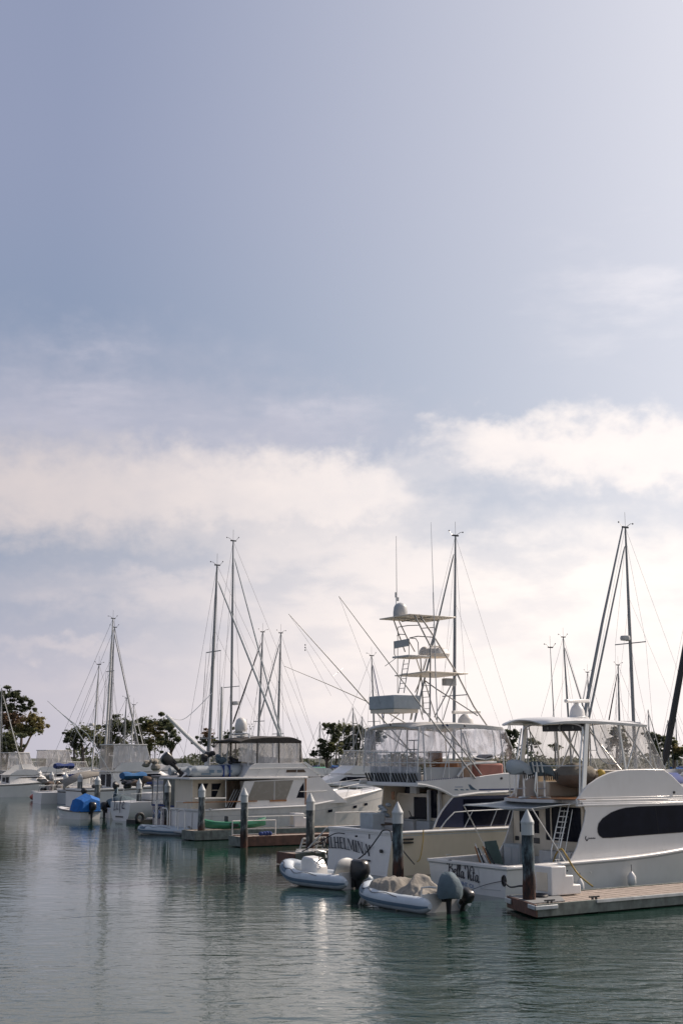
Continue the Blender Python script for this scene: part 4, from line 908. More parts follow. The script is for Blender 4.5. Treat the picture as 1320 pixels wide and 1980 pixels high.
# windscreen wedge and trunk cabin
mb = MB(); a, b, c = c5(842, 366, 0), c5(950, 476, 0), c5(1140, 484, 0)
tk = [(lowp[4].x-.3, 1.55, 2.2, 1.75), (lowp[4].x+.8, 1.45, 2.35, 1.8), (lowp[4].x+2.2, 1.0, 2.45, 1.9), (lowp[4].x+3.2, .5, 2.2, 2.0)]
mb.loft([[V((x, -w, z0)), V((x, -w+.15, z)), V((x, w-.15, z)), V((x, w, z0))] for x, w, z, z0 in tk]); mb.build('trunk_cabin', WHITE, cr)
# canvas top
q = [c5(372, 160, -1.7), c5(726, 160, -1.7)]; mb = MB(); rg = []
xA, xB, zt = q[0].x, q[1].x, q[1].z
for i in range(9):
    t = i/8; x = xA+(xB-xA)*t; h_ = [.02, .16, .2, .19, .22, .20, .22, .2, .03][i]+(.06 if i > 2 else 0)
    r_ = [V((x, u*1.75, zt+h_+.04-.10*abs(u)**3)) for u in [k/5 for k in range(-5, 6)]]+[V((x, u*1.75, zt-.02-.1*abs(u)**3)) for u in [k/5 for k in range(5, -6, -1)]]; rg.append(r_)
mb.loft(rg); mb.build('canvas_top', BRNC, cr)
zb = c5(600, 290, -1.7).z; mb = MB(); xs = [c5(X, 160, -1.72).x for X in (472, 598, 722)]
for sd in (-1, 1):
    for x in xs: mb.box((x-.035, sd*1.74-.02, zb), (x+.035, sd*1.74+.02, zt+.05))
    mb.box((xs[0], sd*1.74-.02, zb-.03), (xs[2], sd*1.74+.02, zb+.03)); mb.box((xs[2]-.035, -1.7, zb-.03), (xs[2]+.03, 1.7, zb+.02)) if sd > 0 else None
mb.build('enclosure_seam', BRNC, cr)
Q = []
for sd in (-1, 1):
    y = sd*1.735
    for i in (0, 1): Q.append([(xs[i]+.03, y, zt), (xs[i+1]-.03, y, zt), (xs[i+1]-.03, y, zb), (xs[i]+.03, y, zb)])
    Q.append([(xA, y, zt), (xs[0]-.03, y, zt), (xs[0]-.03, y, zb), (xA-.1, y, zb+.15)])
Q.append([(xs[2], -1.72, zt), (xs[2], 1.72, zt), (xs[2]+.25, 1.72, zb), (xs[2]+.25, -1.72, zb)])
glassbox(C3, Q, VINYLW, 'enclosure_window')
mb = MB()
for sd in (-1, 1):
    y = sd*1.6; mb.cyl(c5(480, 170, y), c5(560, 285, y), .02); mb.cyl(c5(700, 170, y), c5(640, 280, y), .02); mb.cyl(c5(520, 170, y), c5(470, 270, y), .02); mb.cyl(c5(400, 165, y), c5(470, 290, y), .02)
mb.build('bimini_bow', PAINTALU, cr); mb = MB(); mb.box((c5(490, 250, 0).x, -.6, zb-.5), (c5(560, 250, 0).x, .6, c5(520, 252, 0).z)); mb.build('bridge_seat', GRYC, cr, bev=.05)
# after cabin, curtains and poles under the overhang
mb = MB(); P = [c5(100, 388, -.6), c5(290, 388, -.6), c5(290, 545, -.6), c5(100, 500, -.6)]
xl, xr = P[0].x, P[1].x; mb.box((xl-.1, -.6, 1.4), (xr, 1.7, zd-.02)); ac = mb.build('after_cabin', CREAM, cr)
for X0, X1 in ((130, 178), (208, 252)):
    a, b = c5(X0, 405, -.6), c5(X1, 482, -.6); mb = MB(); mb.prism([(a.x, b.z), (a.x+.0, a.z), (b.x+.1, a.z), (b.x-.25, b.z)], -.63, -.602); w = mb.build('cabin_window', DARKG, ac, smooth=False)
    mb = MB(); mb.box((a.x, -.64, (a.z+b.z)/2-.02), (b.x, -.631, (a.z+b.z)/2+.02)); mb.build('sash_bar', CREAM, w)
mb = MB(); rows = wavy(c5(292, 390, -1.2), c5(392, 390, -1.2), c5(370, 545, -1.2), c5(292, 545, -1.2), 18, 3, .07); mb.loft(rows, False); mb.build('cockpit_curtain', BIRD, cr)
mb = MB(); [mb.cyl(c5(290+14*k, 545, -1.8), c5(340+16*k, 440, -1.6), .03) for k in range(3)]; mb.build('stowed_pole', MASTG, cr)
mb = MB()
for X in (95, 290): mb.cyl(c5(X, 375, -1.9), c5(X, 540, -1.9), .03)
mb.tube([c5(110, 492, -2.15), c5(290, 490, -2.15)], .045); mb.build('cockpit_post', OFFW, cr)
mb = MB(); a = c5(200, 560, -2.1); mb.ball((a.x, -2.1, a.z+.06), (.1, .08, .06)); mb.build('winch', ALU, cr)
# bow rail
sh_ = lambda x: V((x, hC.pt(x/14.4, 1, -1).y+.06, hC.sh(x/14.4)))
mb = MB(); tops = [V((6.6, -2.05, 2.45))]+[sh_(x)+V((.25, 0, .72)) for x in (8.0, 9.5, 11, 12.4, 13.5, 14.1)]; mb.tube(tops, .018)
for x in (7.3, 8.7, 10.1, 11.4, 12.6, 13.5): p = sh_(x); mb.cyl(p, p+V((.28, 0, .72)), .016)
tops = [V((p.x, -p.y, p.z)) for p in tops]; mb.tube(tops, .018)
for x in (7.3, 8.7, 10.1, 11.4, 12.6, 13.5): p = sh_(x); mb.cyl((p.x, -p.y, p.z), (p.x+.28, -p.y, p.z+.72), .016)
mb.build('bow_rail', PAINTALU, cr)
# radar arch with dome and small gear
q = c5(378, 110, 0); mb = MB(); mb.tube([(q.x-.3, -1.5, zd+.1), (q.x-.1, -1.3, q.z-.1), (q.x, 0, q.z), (q.x-.1, 1.3, q.z-.1), (q.x-.3, 1.5, zd+.1)], .05); mb.tube([c5(330, 130, -.5), c5(450, 125, -.5)], .03); mb.tube([c5(330, 140, .6), c5(440, 140, .6)], .03)
for X, Y0, Y1 in ((345, 60, 130), (412, 30, 120), (430, 60, 130), (440, 70, 120)): mb.cyl(c5(X, Y1, .2), c5(X, Y0, .2), .012)
for k in range(8): mb.ball(c5(400+7*k, 60+14*(k % 3), .2), .05, 6, 4)
ra = mb.build('radar_arch', PAINTALU, cr)
q = c5(378, 95, 0); mb = MB(); r_ = .36; mb.lathe((q.x, 0, 0), [(.3, q.z-.1), (r_, q.z), (r_, q.z+.35), (r_*.85, q.z+.58), (r_*.45, q.z+.72), (.03, q.z+.77)], 16); mb.lathe((q.x, 0, 0), [(.25, q.z-.45), (.25, q.z-.3), (.4, q.z-.28), (.4, q.z-.2), (.2, q.z-.15)], 14); mb.build('radar_dome', OFFW, ra)
mb = MB(); mb.tube([C3.L(322, 1383, .8), C3.L(360, 1421, .6), C3.L(400, 1458, .4)], [.10, .12, .13], 8); mb.cyl(C3.L(400, 1458, .4), V((C3.L(400, 1458, .4).x, .4, zd+.1)), .14)
mb.tube(crom([C3.L(326, 1386, .8), C3.L(350, 1392, .8), C3.L(372, 1378, .8), C3.L(410, 1340, .8)], 4), .02); mb.build('davit_crane', PAINTALU, cr)

# transom with panels and tubular rails
ct = lambda px, py, x=-.12: C3.T(px, py, x)
mb = MB(); ya, yb = 2.0, -2.0
for k in range(4): mb.box((-.05, ya-k*1.0-.06, .35), (-.006, ya-(k+1)*1.0+.06, 1.32))
mb.build('transom_panel', WHITE, hullC, bev=.02)
mb = MB(); mb.box((-.9, -1.9, .18), (-.01, 2.0, .28)); mb.build('swim_platform', GREYW, cr, bev=.02)
mb = MB()
for y0 in (1.9, .7, -.5): mb.tube([(-.7, y0, .28), (-.7, y0, 1.35), (-.7, y0-.15, 1.5), (-.7, y0-.75, 1.5), (-.7, y0-.9, 1.35), (-.7, y0-.9, .4)], .035)
mb.tube([(-.85, 2.4, .2), (-.85, 2.4, 1.9), (-.85, 2.2, 1.95), (-.85, 2.2, .2)], .035)
mb.tube([(-.05, 1.2, 1.45), (-.05, 1.2, 1.9), (-.05, -.2, 1.9), (-.05, -.2, 1.45)], .03); mb.build('stern_rail', ALU, cr)
# ================================================================ docks, piles, dinghies and dock gear
DOCKZ = .36
def piling_mat(name, mid, dark, base_z, seed):
    m = bpy.data.materials.new(name); m.use_nodes = True; t = m.node_tree; n = t.nodes; p = n['Principled BSDF']; p.inputs['Roughness'].default_value = .8
    tcn = n.new('ShaderNodeTexCoord'); mp = n.new('ShaderNodeMapping'); mp.inputs['Scale'].default_value = (3, 3, 1.1); mp.inputs['Location'].default_value = (seed, seed*2, 0); t.links.new(tcn.outputs['Object'], mp.inputs[0])
    nz = n.new('ShaderNodeTexNoise'); nz.inputs['Scale'].default_value = 1.7; nz.inputs['Detail'].default_value = 8; nz.inputs['Roughness'].default_value = .65; t.links.new(mp.outputs[0], nz.inputs['Vector'])
    cr_ = n.new('ShaderNodeValToRGB'); t.links.new(nz.outputs[0], cr_.inputs[0]); e = cr_.color_ramp.elements
    e[0].position = .44; e[0].color = (*dark, 1); e[1].position = .58; e[1].color = (*mid, 1); q = e.new(.72); q.color = (mid[0]*1.8, mid[1]*1.8, mid[2]*1.75, 1)
    sp = n.new('ShaderNodeSeparateXYZ'); t.links.new(tcn.outputs['Object'], sp.inputs[0])
    ad = n.new('ShaderNodeMath'); ad.operation = 'MULTIPLY_ADD'; t.links.new(nz.outputs[0], ad.inputs[0]); ad.inputs[1].default_value = 1.2; t.links.new(sp.outputs[2], ad.inputs[2])
    mr = n.new('ShaderNodeMapRange'); mr.interpolation_type = 'SMOOTHSTEP'; t.links.new(ad.outputs[0], mr.inputs[0]); mr.inputs[1].default_value = base_z+.45; mr.inputs[2].default_value = base_z+.85
    mx = n.new('ShaderNodeMix'); mx.data_type = 'RGBA'; t.links.new(mr.outputs[0], mx.inputs[0]); t.links.new(cr_.outputs[0], mx.inputs[7])
    c2 = n.new('ShaderNodeValToRGB'); t.links.new(nz.outputs[0], c2.inputs[0]); e = c2.color_ramp.elements; e[0].position = .42; e[0].color = (.012, .008, .007, 1); e[1].position = .6; e[1].color = (.085, .030, .016, 1)
    t.links.new(c2.outputs[0], mx.inputs[6]); t.links.new(mx.outputs[2], p.inputs['Base Color'])
    b = n.new('ShaderNodeBump'); b.inputs['Strength'].default_value = .8; b.inputs['Distance'].default_value = .04; t.links.new(nz.outputs[0], b.inputs['Height']); t.links.new(b.outputs[0], p.inputs['Normal'])
    return m
PM = [piling_mat('mottled_tarred_pile', (.085, .12, .135), (.010, .014, .018), 1.05, 0), piling_mat('weathered_grey_pile', (.20, .215, .21), (.035, .042, .045), .75, 5), piling_mat('pale_grey_pile', (.27, .275, .26), (.10, .105, .10), .6, 9)]
CAPM = mat('pile_cap_white', (.44, .46, .46), .55, var=.08, vs=3, dirt=((.2, .2, .2), .4))
def piling(px, pytop, label, zt=2.97, m=1, r=.185, rot=0., collar=.32):
    t = gp(px, pytop, zt) if zt else None
    root = empty('mooring_pile', (t.x, t.y, 0), rot, label=label, cat='piling', group='capped mooring piles along the docks')
    mb = MB(); rg = []
    for k in range(15):
        z = -1.2+(zt-.42-collar+1.2)*k/14; rr = r*(1+.03*math.sin(k*1.7+px)+(.06 if z < .9 else 0)); rg.append([V((rr*math.cos(a)+.01*math.sin(k*.9), rr*math.sin(a), z)) for a in [2*math.pi*i/14 for i in range(14)]])
    mb.loft(rg); mb.build('shaft', PM[m], root)
    mb = MB(); z0 = zt-.42-collar; mb.loft([[V((q*math.cos(a), q*math.sin(a), z)) for a in [2*math.pi*i/14 for i in range(14)]] for q, z in ((r*1.0, z0), (r*1.03, z0), (r*1.03, zt-.42), (r*1.10, zt-.41), (r*1.10, zt-.36), (.02, zt))])
    mb.build('cap', CAPM, root, ang=25)
    return root
PL = [(1018, 1565, 'nearest mooring pile, dark and mottled with a white cone cap, beside the white dock steps', 0),
      (768, 1550, 'dark mooring pile with white cap in front of the cream yacht lettered Wilhelmina', 0),
      (600, 1533, 'grey mooring pile with rusty foot standing behind the bow of the open pale dinghy', 1),
      (473, 1523, 'grey mooring pile at the end of the low middle dock with white handrail', 1),
      (391, 1515, 'grey mooring pile with brown foot at the left tip of the kayak', 1),
      (325, 1508, 'grey mooring pile in front of the navy hull with the canvas cockpit enclosure', 1),
      (270, 1505, 'grey mooring pile just right of the white rounded transom', 1),
      (225, 1496, 'dark-sided mooring pile behind and above the white rounded transom', 2),
      (190, 1500, 'mooring pile right above the blue boat cover', 2),
      (156, 1496, 'pale mooring pile just left of the blue boat cover', 2),
      (128, 1494, 'pale mooring pile at the stern of the small red-bowed boat', 2),
      (101, 1492, 'pale mooring pile behind the small red-bowed boat', 2),
      (78, 1489, 'mooring pile left of the small red-bowed boat, third from the left', 2),
      (60, 1487, 'mooring pile at far left, second from the left of the row', 2),
      (55, 1487, 'mooring pile at far left, leftmost of the row', 2)]
for i, (x, y, l, m) in enumerate(PL): piling(x, y, l, zt={4: 3.06, 5: 3.14}.get(i, 2.97), m=m, r=.185 if i < 7 else .24, rot=i*.7)
WOODT = mat('dock_boards', (.33, .27, .225), .85, var=.18, vs=7, bump=.3, bs=12, dirt=((.12, .09, .07), .55))
GREYD = mat('grey_dock_top', (.17, .175, .175), .85, var=.15, vs=5, dirt=((.3, .3, .29), .4))
FASC = mat('rusty_fascia_board', (.13, .065, .045), .8, var=.35, vs=4, dirt=((.05, .035, .03), .7))
FASG = mat('algae_grey_fascia', (.15, .165, .145), .8, var=.35, vs=4, dirt=((.05, .05, .04), .8))
FLOAT = mat('black_float', (.02, .02, .02), .7, var=.3)
RUB = mat('white_rub_strip', (.62, .60, .56), .55, var=.12, vs=3, dirt=((.3, .28, .25), .5))
def dock(name, label, px, py, L, W, hd=58., front=FASG, endm=FASC, plank=True, rub=None):
    g = gp(px, py, DOCKZ); h = R(hd); f = V((math.sin(h), math.cos(h), 0)); rz = math.atan2(f.y, f.x)
    root = empty(name, (g.x, g.y, 0), rz, label=label, cat='dock'); 
    mb = MB(); n_ = int(L/.16); x = .04
    for k in range(n_): mb.box((x, .04, DOCKZ-.05), (x+.147, W-.04, DOCKZ+.004*math.sin(k*2.3))); x += .16
    mb.build('deck_boards', WOODT if plank else GREYD, root, smooth=False)
    mb = MB(); mb.box((0, -.05, .04), (L, .036, DOCKZ+.03)); mb.box((.04, W-.036, .04), (L, W+.05, DOCKZ+.03)); fa = mb.build('side_beam', front, root, bev=.01)
    mb = MB(); mb.box((-.06, -.05, .04), (-.002, W+.05, DOCKZ+.02)); mb.build('end_beam', endm, root, bev=.01)
    mb = MB(); x = .3
    while x < L-1: mb.box((x, .12, -.25), (x+1.6, W-.12, .10)); x += 2.2
    mb.build('float', FLOAT, root)
    if rub:
        mb = MB(); mb.box((rub[0], -.09, DOCKZ-.06), (rub[1], -.052, DOCKZ+.035)); mb.build('rub_strip', RUB, root, bev=.01)
    return root, V((g.x, g.y, 0)), f
D1, d1o, d1f = dock('finger_dock', 'near finger dock of worn grey and pinkish boards under the white steps', 1037, 1751, 17, 2.3, 56, rub=(2.3, 17))
mb = MB(); mb.slab([(0.02, .3), (1.3, .3), (1.9, 1.2), (2.4, 2.25), (.02, 2.25)], DOCKZ+.006, DOCKZ+.03); mb.build('corner_plate', GREYD, D1)
mb = MB(); mb.box((-.12, -.12, DOCKZ-.12), (.75, -.055, DOCKZ)); mb.box((-.12, -.12, DOCKZ-.12), (-.062, .5, DOCKZ)); mb.build('corner_bumper', CAPM, D1, bev=.02)
mb = MB(); mb.box((-.12, 1.9, DOCKZ-.18), (-.062, 2.4, DOCKZ-.03)); mb.build('corner_bumper', CAPM, D1, bev=.02)
mb = MB(); mb.tube([V((-1+1.05, 1.32+.3*math.cos(t*.5236), DOCKZ+.05)) if 0 else V((1.12+.3*math.cos(t*.5236), 1.55+.3*math.sin(t*.5236), DOCKZ+.06)) for t in range(12)], .05, 6, True); mb.build('pile_ring', BLACK, D1)
for x in (.55, 2.35):
    mb = MB(); mb.box((x-.1, .07, DOCKZ), (x-.05, .13, DOCKZ+.08)); mb.box((x+.05, .07, DOCKZ), (x+.1, .13, DOCKZ+.08)); mb.box((x-.2, .07, DOCKZ+.08), (x+.2, .13, DOCKZ+.12)); mb.build('cleat', BLKP, D1)
for ch in D1.children_recursive:            # the outer end of this dock is cut on the skew
    for v_ in ch.data.vertices:
        if v_.co.x < 3: v_.co.x += .42*v_.co.y*(1-v_.co.x/3 if v_.co.x > 0 else 1)
# dock steps
def L2W(o, f, x, y, z): return o+f*x+V((-f.y, f.x, 0))*y+V((0, 0, z))
def steps(label, o, f, x, y, w, n, run, rise, flip=1):
    p = L2W(o, f, x, y, DOCKZ+.032); root = empty('dock_steps', p, math.atan2(f.y, f.x), label=label, cat='steps')
    prof = [(0, 0), (0, n*rise)]
    base = run*n
    prof = [(0, 0), (0, n*rise+.0), (.62, n*rise)]
    xx = .62
    for k in range(n-1, 0, -1): prof += [(xx, k*rise), (xx+run, k*rise)]; xx += run
    prof += [(xx, 0)]
    mb = MB(); mb.prism(prof, 0, w); b = mb.build('moulded_body', WHITE, root, bev=.035)
    mb = MB(); mb.box((-.012, w*.2, .12), (-.001, w*.8, n*rise*.78)); mb.build('end_hatch', CREAM, b, bev=.03)
    mb = MB(); mb.cyl((.66, -.004, n*rise*.83), (.66, -.01, n*rise*.83), .03, n=8); mb.build('plug', BLKP, b)
    return root
# place: near face bottom-left corner pixel
g = gp(1066, 1735, DOCKZ) - d1o; sx, sy = g.dot(d1f), g.dot(V((-d1f.y, d1f.x, 0)))
steps('white moulded steps with three treads on the near dock', d1o, d1f, sx, sy, .82, 3, .30, .285)
# fenders and lines of the near yacht
def fender(loc, label, h=.6, r=.14, hang=.8):
    root = empty('fender', loc, 0, label=label, cat='fender'); mb = MB(); mb.lathe((0, 0, 0), [(.03, -h/2-.06), (r*.6, -h/2), (r, -h/2+.1), (r, h/2-.1), (r*.6, h/2), (.03, h/2+.07)], 14); mb.build('bladder', WHITE, root)
    mb = MB(); mb.cyl((0, 0, h/2+.05), (0, 0, h/2+hang), .012, n=5); mb.build('lanyard', ROPED, root)
P_ = lambda X, Y, y: A.W(a1(X, Y, y))
fender(P_(955, 1325, -2.42), 'round white fender hanging below the dark oval window of the near yacht', .42, .15, .3)
fender(P_(590, 1372, -2.40), 'small pale fender hanging low behind the white dock steps', .4, .13, .25)
mb = MB(); mb.tube(crom([P_(400, 1195, -1.3), P_(420, 1140, -1.6), P_(455, 1105, -1.95), P_(490, 1150, -2.25), P_(540, 1235, -2.4), P_(590, 1300, -2.8), P_(680, 1372, -3.3)], 6), .03, 7)
tag(mb.build('water_hose', YHOSE), 'yellowish hose drooping from the near yacht cockpit to the dock', 'hose')
def line(label, pts, r=.014, m=None, name='mooring_line'):
    mb = MB(); mb.tube(crom(pts, 6), r, 5); return tag(mb.build(name, m or ROPED), label, 'mooring line')
hw = A.W(V((-.05, hq.y, hq.z))); pl0 = gp(1018, 1735, DOCKZ)
line('dark line from the hawse ring at the near transom to the nearest pile', [hw, hw.lerp(pl0+V((0, 0, .25)), .3)+V((0, 0, -.12)), pl0+V((-.2, -.2, .35)), pl0+V((.05, -.21, .33))], .028)
line('thin line running left from the hawse ring down the near transom', [hw, A.W(V((-.1, hq.y+.9, .35))), A.W(V((-.3, hq.y+1.9, .0)))], .01)
line('dark line from the cream yacht down to the water right of its pile', [Bb.W(b2(400, 1165, -2.5)), Bb.W(b2(440, 1215, -2.6)), Bb.W(b2(500, 1285, -2.8))], .025)
line('yellowish line hanging down the cream yacht side', [Bb.W(b2(570, 1008, -2.45)), Bb.W(b2(566, 1100, -2.5)), Bb.W(b2(545, 1230, -2.5)), Bb.W(b2(520, 1265, -2.5))], .02, YHOSE, 'drooping_line')
line('thick dark line looped over the Wilhelmina transom corner', [Bb.W(ft(770, 1625)+V((-.3, 0, 0))), Bb.W(ft(756, 1607)+V((-.05, 0, 0))), Bb.W(ft(742, 1606)+V((-.05, 0, 0))), Bb.W(ft(736, 1618)+V((-.12, 0, 0))), Bb.W(ft(722, 1650)+V((-.4, 0, 0))), Bb.W(ft(700, 1676)+V((-.8, 0, 0)))], .026)
line('pale line from the port corner of Wilhelmina down to the low float', [Bb.W(ft(632, 1600)), Bb.W(ft(624, 1622)+V((-.3, 0, 0))), Bb.W(ft(617, 1642)+V((-.6, 0, 0)))], .03, RUB)
line('dark line slanting across the lettered transom to the open dinghy', [Bb.W(ft(668, 1612)+V((-.05, 0, 0))), Bb.W(ft(648, 1612)+V((-.05, 0, 0))), Bb.W(ft(635, 1630)+V((-.5, 0, 0))), Bb.W(ft(620, 1645)+V((-.9, 0, 0)))], .022)
# green board and sticks in the near cockpit
r_ = empty('folding_table', A.W(V((1.35, 1.3, .97))), A.rz, label='dark green folding table leaning in the near yacht cockpit', cat='table')
g0, g1, g2, g3 = [A.T(*z, 1.6)-V((1.35, 1.3, .97)) for z in ((935, 1627), (957, 1625), (971, 1671), (944, 1668))]
mb = MB(); mb.panel([g0, g1, g2, g3], (1, 0, 0), .05); mb.build('table_top', GRNC, r_, bev=.01)
mb = MB(); mb.cyl(g0, g3+V((0, .3, -.3)), .018); mb.cyl(g0+V((0, .5, -.1)), g3+V((0, .15, -.3)), .018); mb.build('folded_leg', ALU, r_)
r_ = empty('brush_bundle', A.W(V((.6, 1.0, .97))), A.rz, label='bundle of boat brushes and sticks standing in the near cockpit corner', cat='brushes')
for k in range(5):
    mb = MB(); a = A.T(918+5*k, 1637+3*(k % 3), 1.2)-V((.6, 1.0, .97)); b = A.T(926+6*k, 1662, 1.2)-V((.6, 1.0, .97)); mb.cyl(a, b+(b-a)*.4, .03, n=6); mb.build('brush_handle', [TEAK, BLKP, OFFW][k % 3], r_)
# ---- inflatable dinghies
def outboard(root, x, y, z, h=1.0, cowl=BLKP, tilt=0., name='outboard_motor', s=1.0, cover=None):
    m_ = Matrix.Translation((x, y, z)) @ Matrix.Rotation(tilt, 4, 'Y') @ Matrix.Scale(s, 4)
    def tr(mb): mb.v = [m_ @ p for p in mb.v]; return mb
    mb = MB(); rg = []
    for zz, a, b, cx in ((.0, .16, .14, -.02), (.08, .28, .2, -.04), (.25, .33, .23, -.06), (.47, .32, .22, -.06), (.60, .27, .20, -.03), (.65, .17, .13, .0)):
        rg.append([V((cx+a*math.copysign(abs(math.cos(t))**.5, math.cos(t)), b*math.copysign(abs(math.sin(t))**.5, math.sin(t)), zz)) for t in [2*math.pi*i/16 for i in range(16)]])
    mb.loft(rg); e = tr(mb).build(name, cowl, root)
    mb = MB(); mb.loft([[V((cx+a*math.cos(t), b*math.sin(t), zz)) for t in [2*math.pi*i/12 for i in range(12)]] for zz, a, b, cx in ((.02, .18, .13, -.02), (-.2, .12, .09, 0), (-.6, .10, .05, 0), (-.9, .13, .035, .0), (-1.0, .16, .03, -.02))])
    mb.box((-.34, -.10, -.66), (.16, .10, -.64)); mb.tube([(-.28, 0, -.92), (.02, 0, -.92), (.16, 0, -.92)], [.07, .06, .03], 8); mb.box((.08, -.13, -.25), (.22, .13, .04))
    tr(mb).build('lower_leg', BLACK, e)
    mb = MB()
    for k in range(3):
        a = k*2.094; mb.panel([V((-.3, .03*math.cos(a), -.92+.03*math.sin(a))), V((-.34, .17*math.cos(a+.4), -.92+.17*math.sin(a+.4))), V((-.28, .17*math.cos(a-.3), -.92+.17*math.sin(a-.3)))], (1, 0, 0), .01)
    tr(mb).build('propeller', BLKP, e)
    if cover:
        mb = MB(); rg = []
        for zz, a, b, cx in ((-.10, .36, .30, -.04), (.05, .40, .33, -.05), (.3, .40, .30, -.06), (.52, .32, .24, -.05), (.68, .20, .16, 0), (.74, .06, .05, 0)):
            rg.append([V((cx+1.22*a*math.cos(t)*(1+.07*math.sin(5*t+zz*4)), 1.35*b*math.sin(t)*(1+.07*math.cos(4*t)), zz+.03*math.sin(3*t))) for t in [2*math.pi*i/18 for i in range(18)]])
        mb.loft(rg); tr(mb).build('motor_cover', cover, e)
    return e
def dinghy(label, stern, bow, hd=None, L=3.4, Bm=1.7, r=.22, z0=.20, extra=None, grp=None, bowup=.28):
    s0 = gp(*stern); f = (gp(*bow)-s0).normalized() if bow else V((math.sin(R(hd)), math.cos(R(hd)), 0)); rz = math.atan2(f.y, f.x)
    root = empty('inflatable_dinghy', (s0.x, s0.y, 0), rz, label=label, cat='dinghy', group=grp)
    h = Bm/2-r; path = [(-.32, -h, z0), (.2, -h, z0), (L*.45, -h, z0+.01), (L*.68, -h*.97, z0+.05), (L*.84, -h*.74, z0+bowup*.5), (L*.95, -h*.38, z0+bowup*.9), (L*.985, 0, z0+bowup)]
    path = path+[(x, -y, z) for x, y, z in path[-2::-1]]; c = crom(path, 5); n_ = len(c); rr = [r]*n_
    for k in range(5): q = .25+.75*min(1, (k+.4)/4); rr[k] = r*q; rr[-1-k] = r*q
    mb = MB(); mb.tube(c, rr, 14); tb = mb.build('buoyancy_tube', HYP, root)
    mb = MB(); cc = [p+V((0, 0, 0)) for p in c]
    for i0, i1, w in ((0, n_, .025),):
        rows = []
        for i, p in enumerate(cc):
            d = (cc[min(i+1, n_-1)]-cc[max(i-1, 0)]).normalized(); o_ = V((d.y, -d.x, 0)).normalized(); R_ = rr[i]+.012
            rows.append([p+o_*R_*math.cos(a)+V((0, 0, R_*math.sin(a))) for a in (-.36, -.22, -.08, .06)])
        mb.loft(rows, False)
    mb.build('rubbing_strake', HYPD, tb)
    for (ia, ib, a0, a1_) in ((int(n_*.30), int(n_*.40), .25, .9), (int(n_*.62), int(n_*.70), .25, .9), (int(n_*.44), int(n_*.56), .2, .7), (int(n_*.14), int(n_*.17), .5, .7)):
        mb = MB(); rows = []
        for i in range(ia, ib+1):
            p = cc[i]; d = (cc[min(i+1, n_-1)]-cc[max(i-1, 0)]).normalized(); o_ = V((d.y, -d.x, 0)).normalized(); R_ = rr[i]+.008
            rows.append([p+o_*R_*math.cos(a)+V((0, 0, R_*math.sin(a))) for a in [a0+(a1_-a0)*k/4 for k in range(5)]])
        mb.loft(rows, False); mb.build('wear_patch', HYPD, tb)
    mb = MB(); gl = []
    for i in range(8, n_-8):
        p = cc[i]; d = (cc[min(i+1, n_-1)]-cc[max(i-1, 0)]).normalized(); o_ = V((d.y, -d.x, 0)).normalized(); a = .95+.22*math.sin(i*1.05); gl.append(p+o_*(rr[i]+.02)*math.cos(a)+V((0, 0, (rr[i]+.02)*math.sin(a))))
    mb.tube(gl, .011, 4); mb.build('grab_line', ROPED, tb)
    mb = MB(); [mb.loft([[cc[i]+V((dx, (r+.004)*math.cos(q), (r+.004)*math.sin(q))) for q in [2*math.pi*k/14 for k in range(14)]] for dx in (-.012, .012)]) for i in (7,)]; mb.build('tube_seam', HYPD, tb)
    mb = MB(); U = [i/8 for i in range(9)]
    mb.loft([[V((u*L*.86, -h*(1-u**3), z0)), V((u*L*.86, -h*.6*(1-u**3), -.12+.35*u**3)), V((u*L*.88, 0, -.22+.5*u**3)), V((u*L*.86, h*.6*(1-u**3), -.12+.35*u**3)), V((u*L*.86, h*(1-u**3), z0))] for u in U], False); mb.box((-.02, -h, -.1), (.05, h, z0+.32)); mb.build('hard_hull', OFFW, root)
    mb = MB(); mb.slab([(.05, -h+.1), (L*.7, -h*.7), (L*.8, 0), (L*.7, h*.7), (.05, h-.1)], .04, .08); mb.build('floorboard', GREYW, root)
    return root, h
GD = 'rigid inflatable dinghies moored behind the yachts'
dr, h = dinghy('open pale grey inflatable dinghy with white console and black outboard, by the Wilhelmina transom', (682, 1718), None, hd=-46, L=3.25, Bm=1.8, r=.25, z0=.24, bowup=.36, grp=GD)
mb = MB(); mb.loft([[V((x, -.3, z0)), V((x+.0, -.28, z1_)), V((x, .28, z1_)), V((x, .3, z0))] for x, z0, z1_ in ((1.5, .08, .62), (1.75, .08, .95), (2.2, .08, 1.0), (2.35, .08, .8))]); cs = mb.build('console', WHITE, dr, bev=.05)
mb = MB(); mb.tube([V((1.45, .22*math.cos(t*.5236), .95+.2*math.sin(t*.5236))) for t in range(12)], .02, 5, True); mb.cyl((1.46, 0, .95), (1.72, 0, .85), .03); mb.build('steering_wheel', BLKP, cs)
mb = MB(); mb.tube([(1.5, -.2, .95), (1.55, -.2, 1.15), (1.7, .1, 1.22)], .025); mb.build('windscreen_rail', ALU, cs)
mb = MB(); mb.box((.35, -.62, .08), (.8, .62, .48)); sb_ = mb.build('helm_seat', OFFW, dr, bev=.05)
rows = [[V((.42-.1*k, -.62+1.24*i/12, .5+.52*(1-abs(i/6-1)**2.2)**.5*k+0*i)) for i in range(13)] for k in (0, 1)]
mb = MB(); mb.loft(rows, False); mb.build('seat_backrest', GREYW, sb_, solid=.06)
mb = MB(); mb.box((2.35, -.45, .1), (2.8, .45, .42)); mb.build('bow_seat', OFFW, dr, bev=.06)
mb = MB()
for k in range(6): mb.ball((1.9+.2*k % .6, -.5+.2*k, .2), (.09, .09, .07), 6, 5, .04)
mb.build('boat_clutter', BLACK, dr)
outboard(dr, -.28, 0, .32, s=1.05)
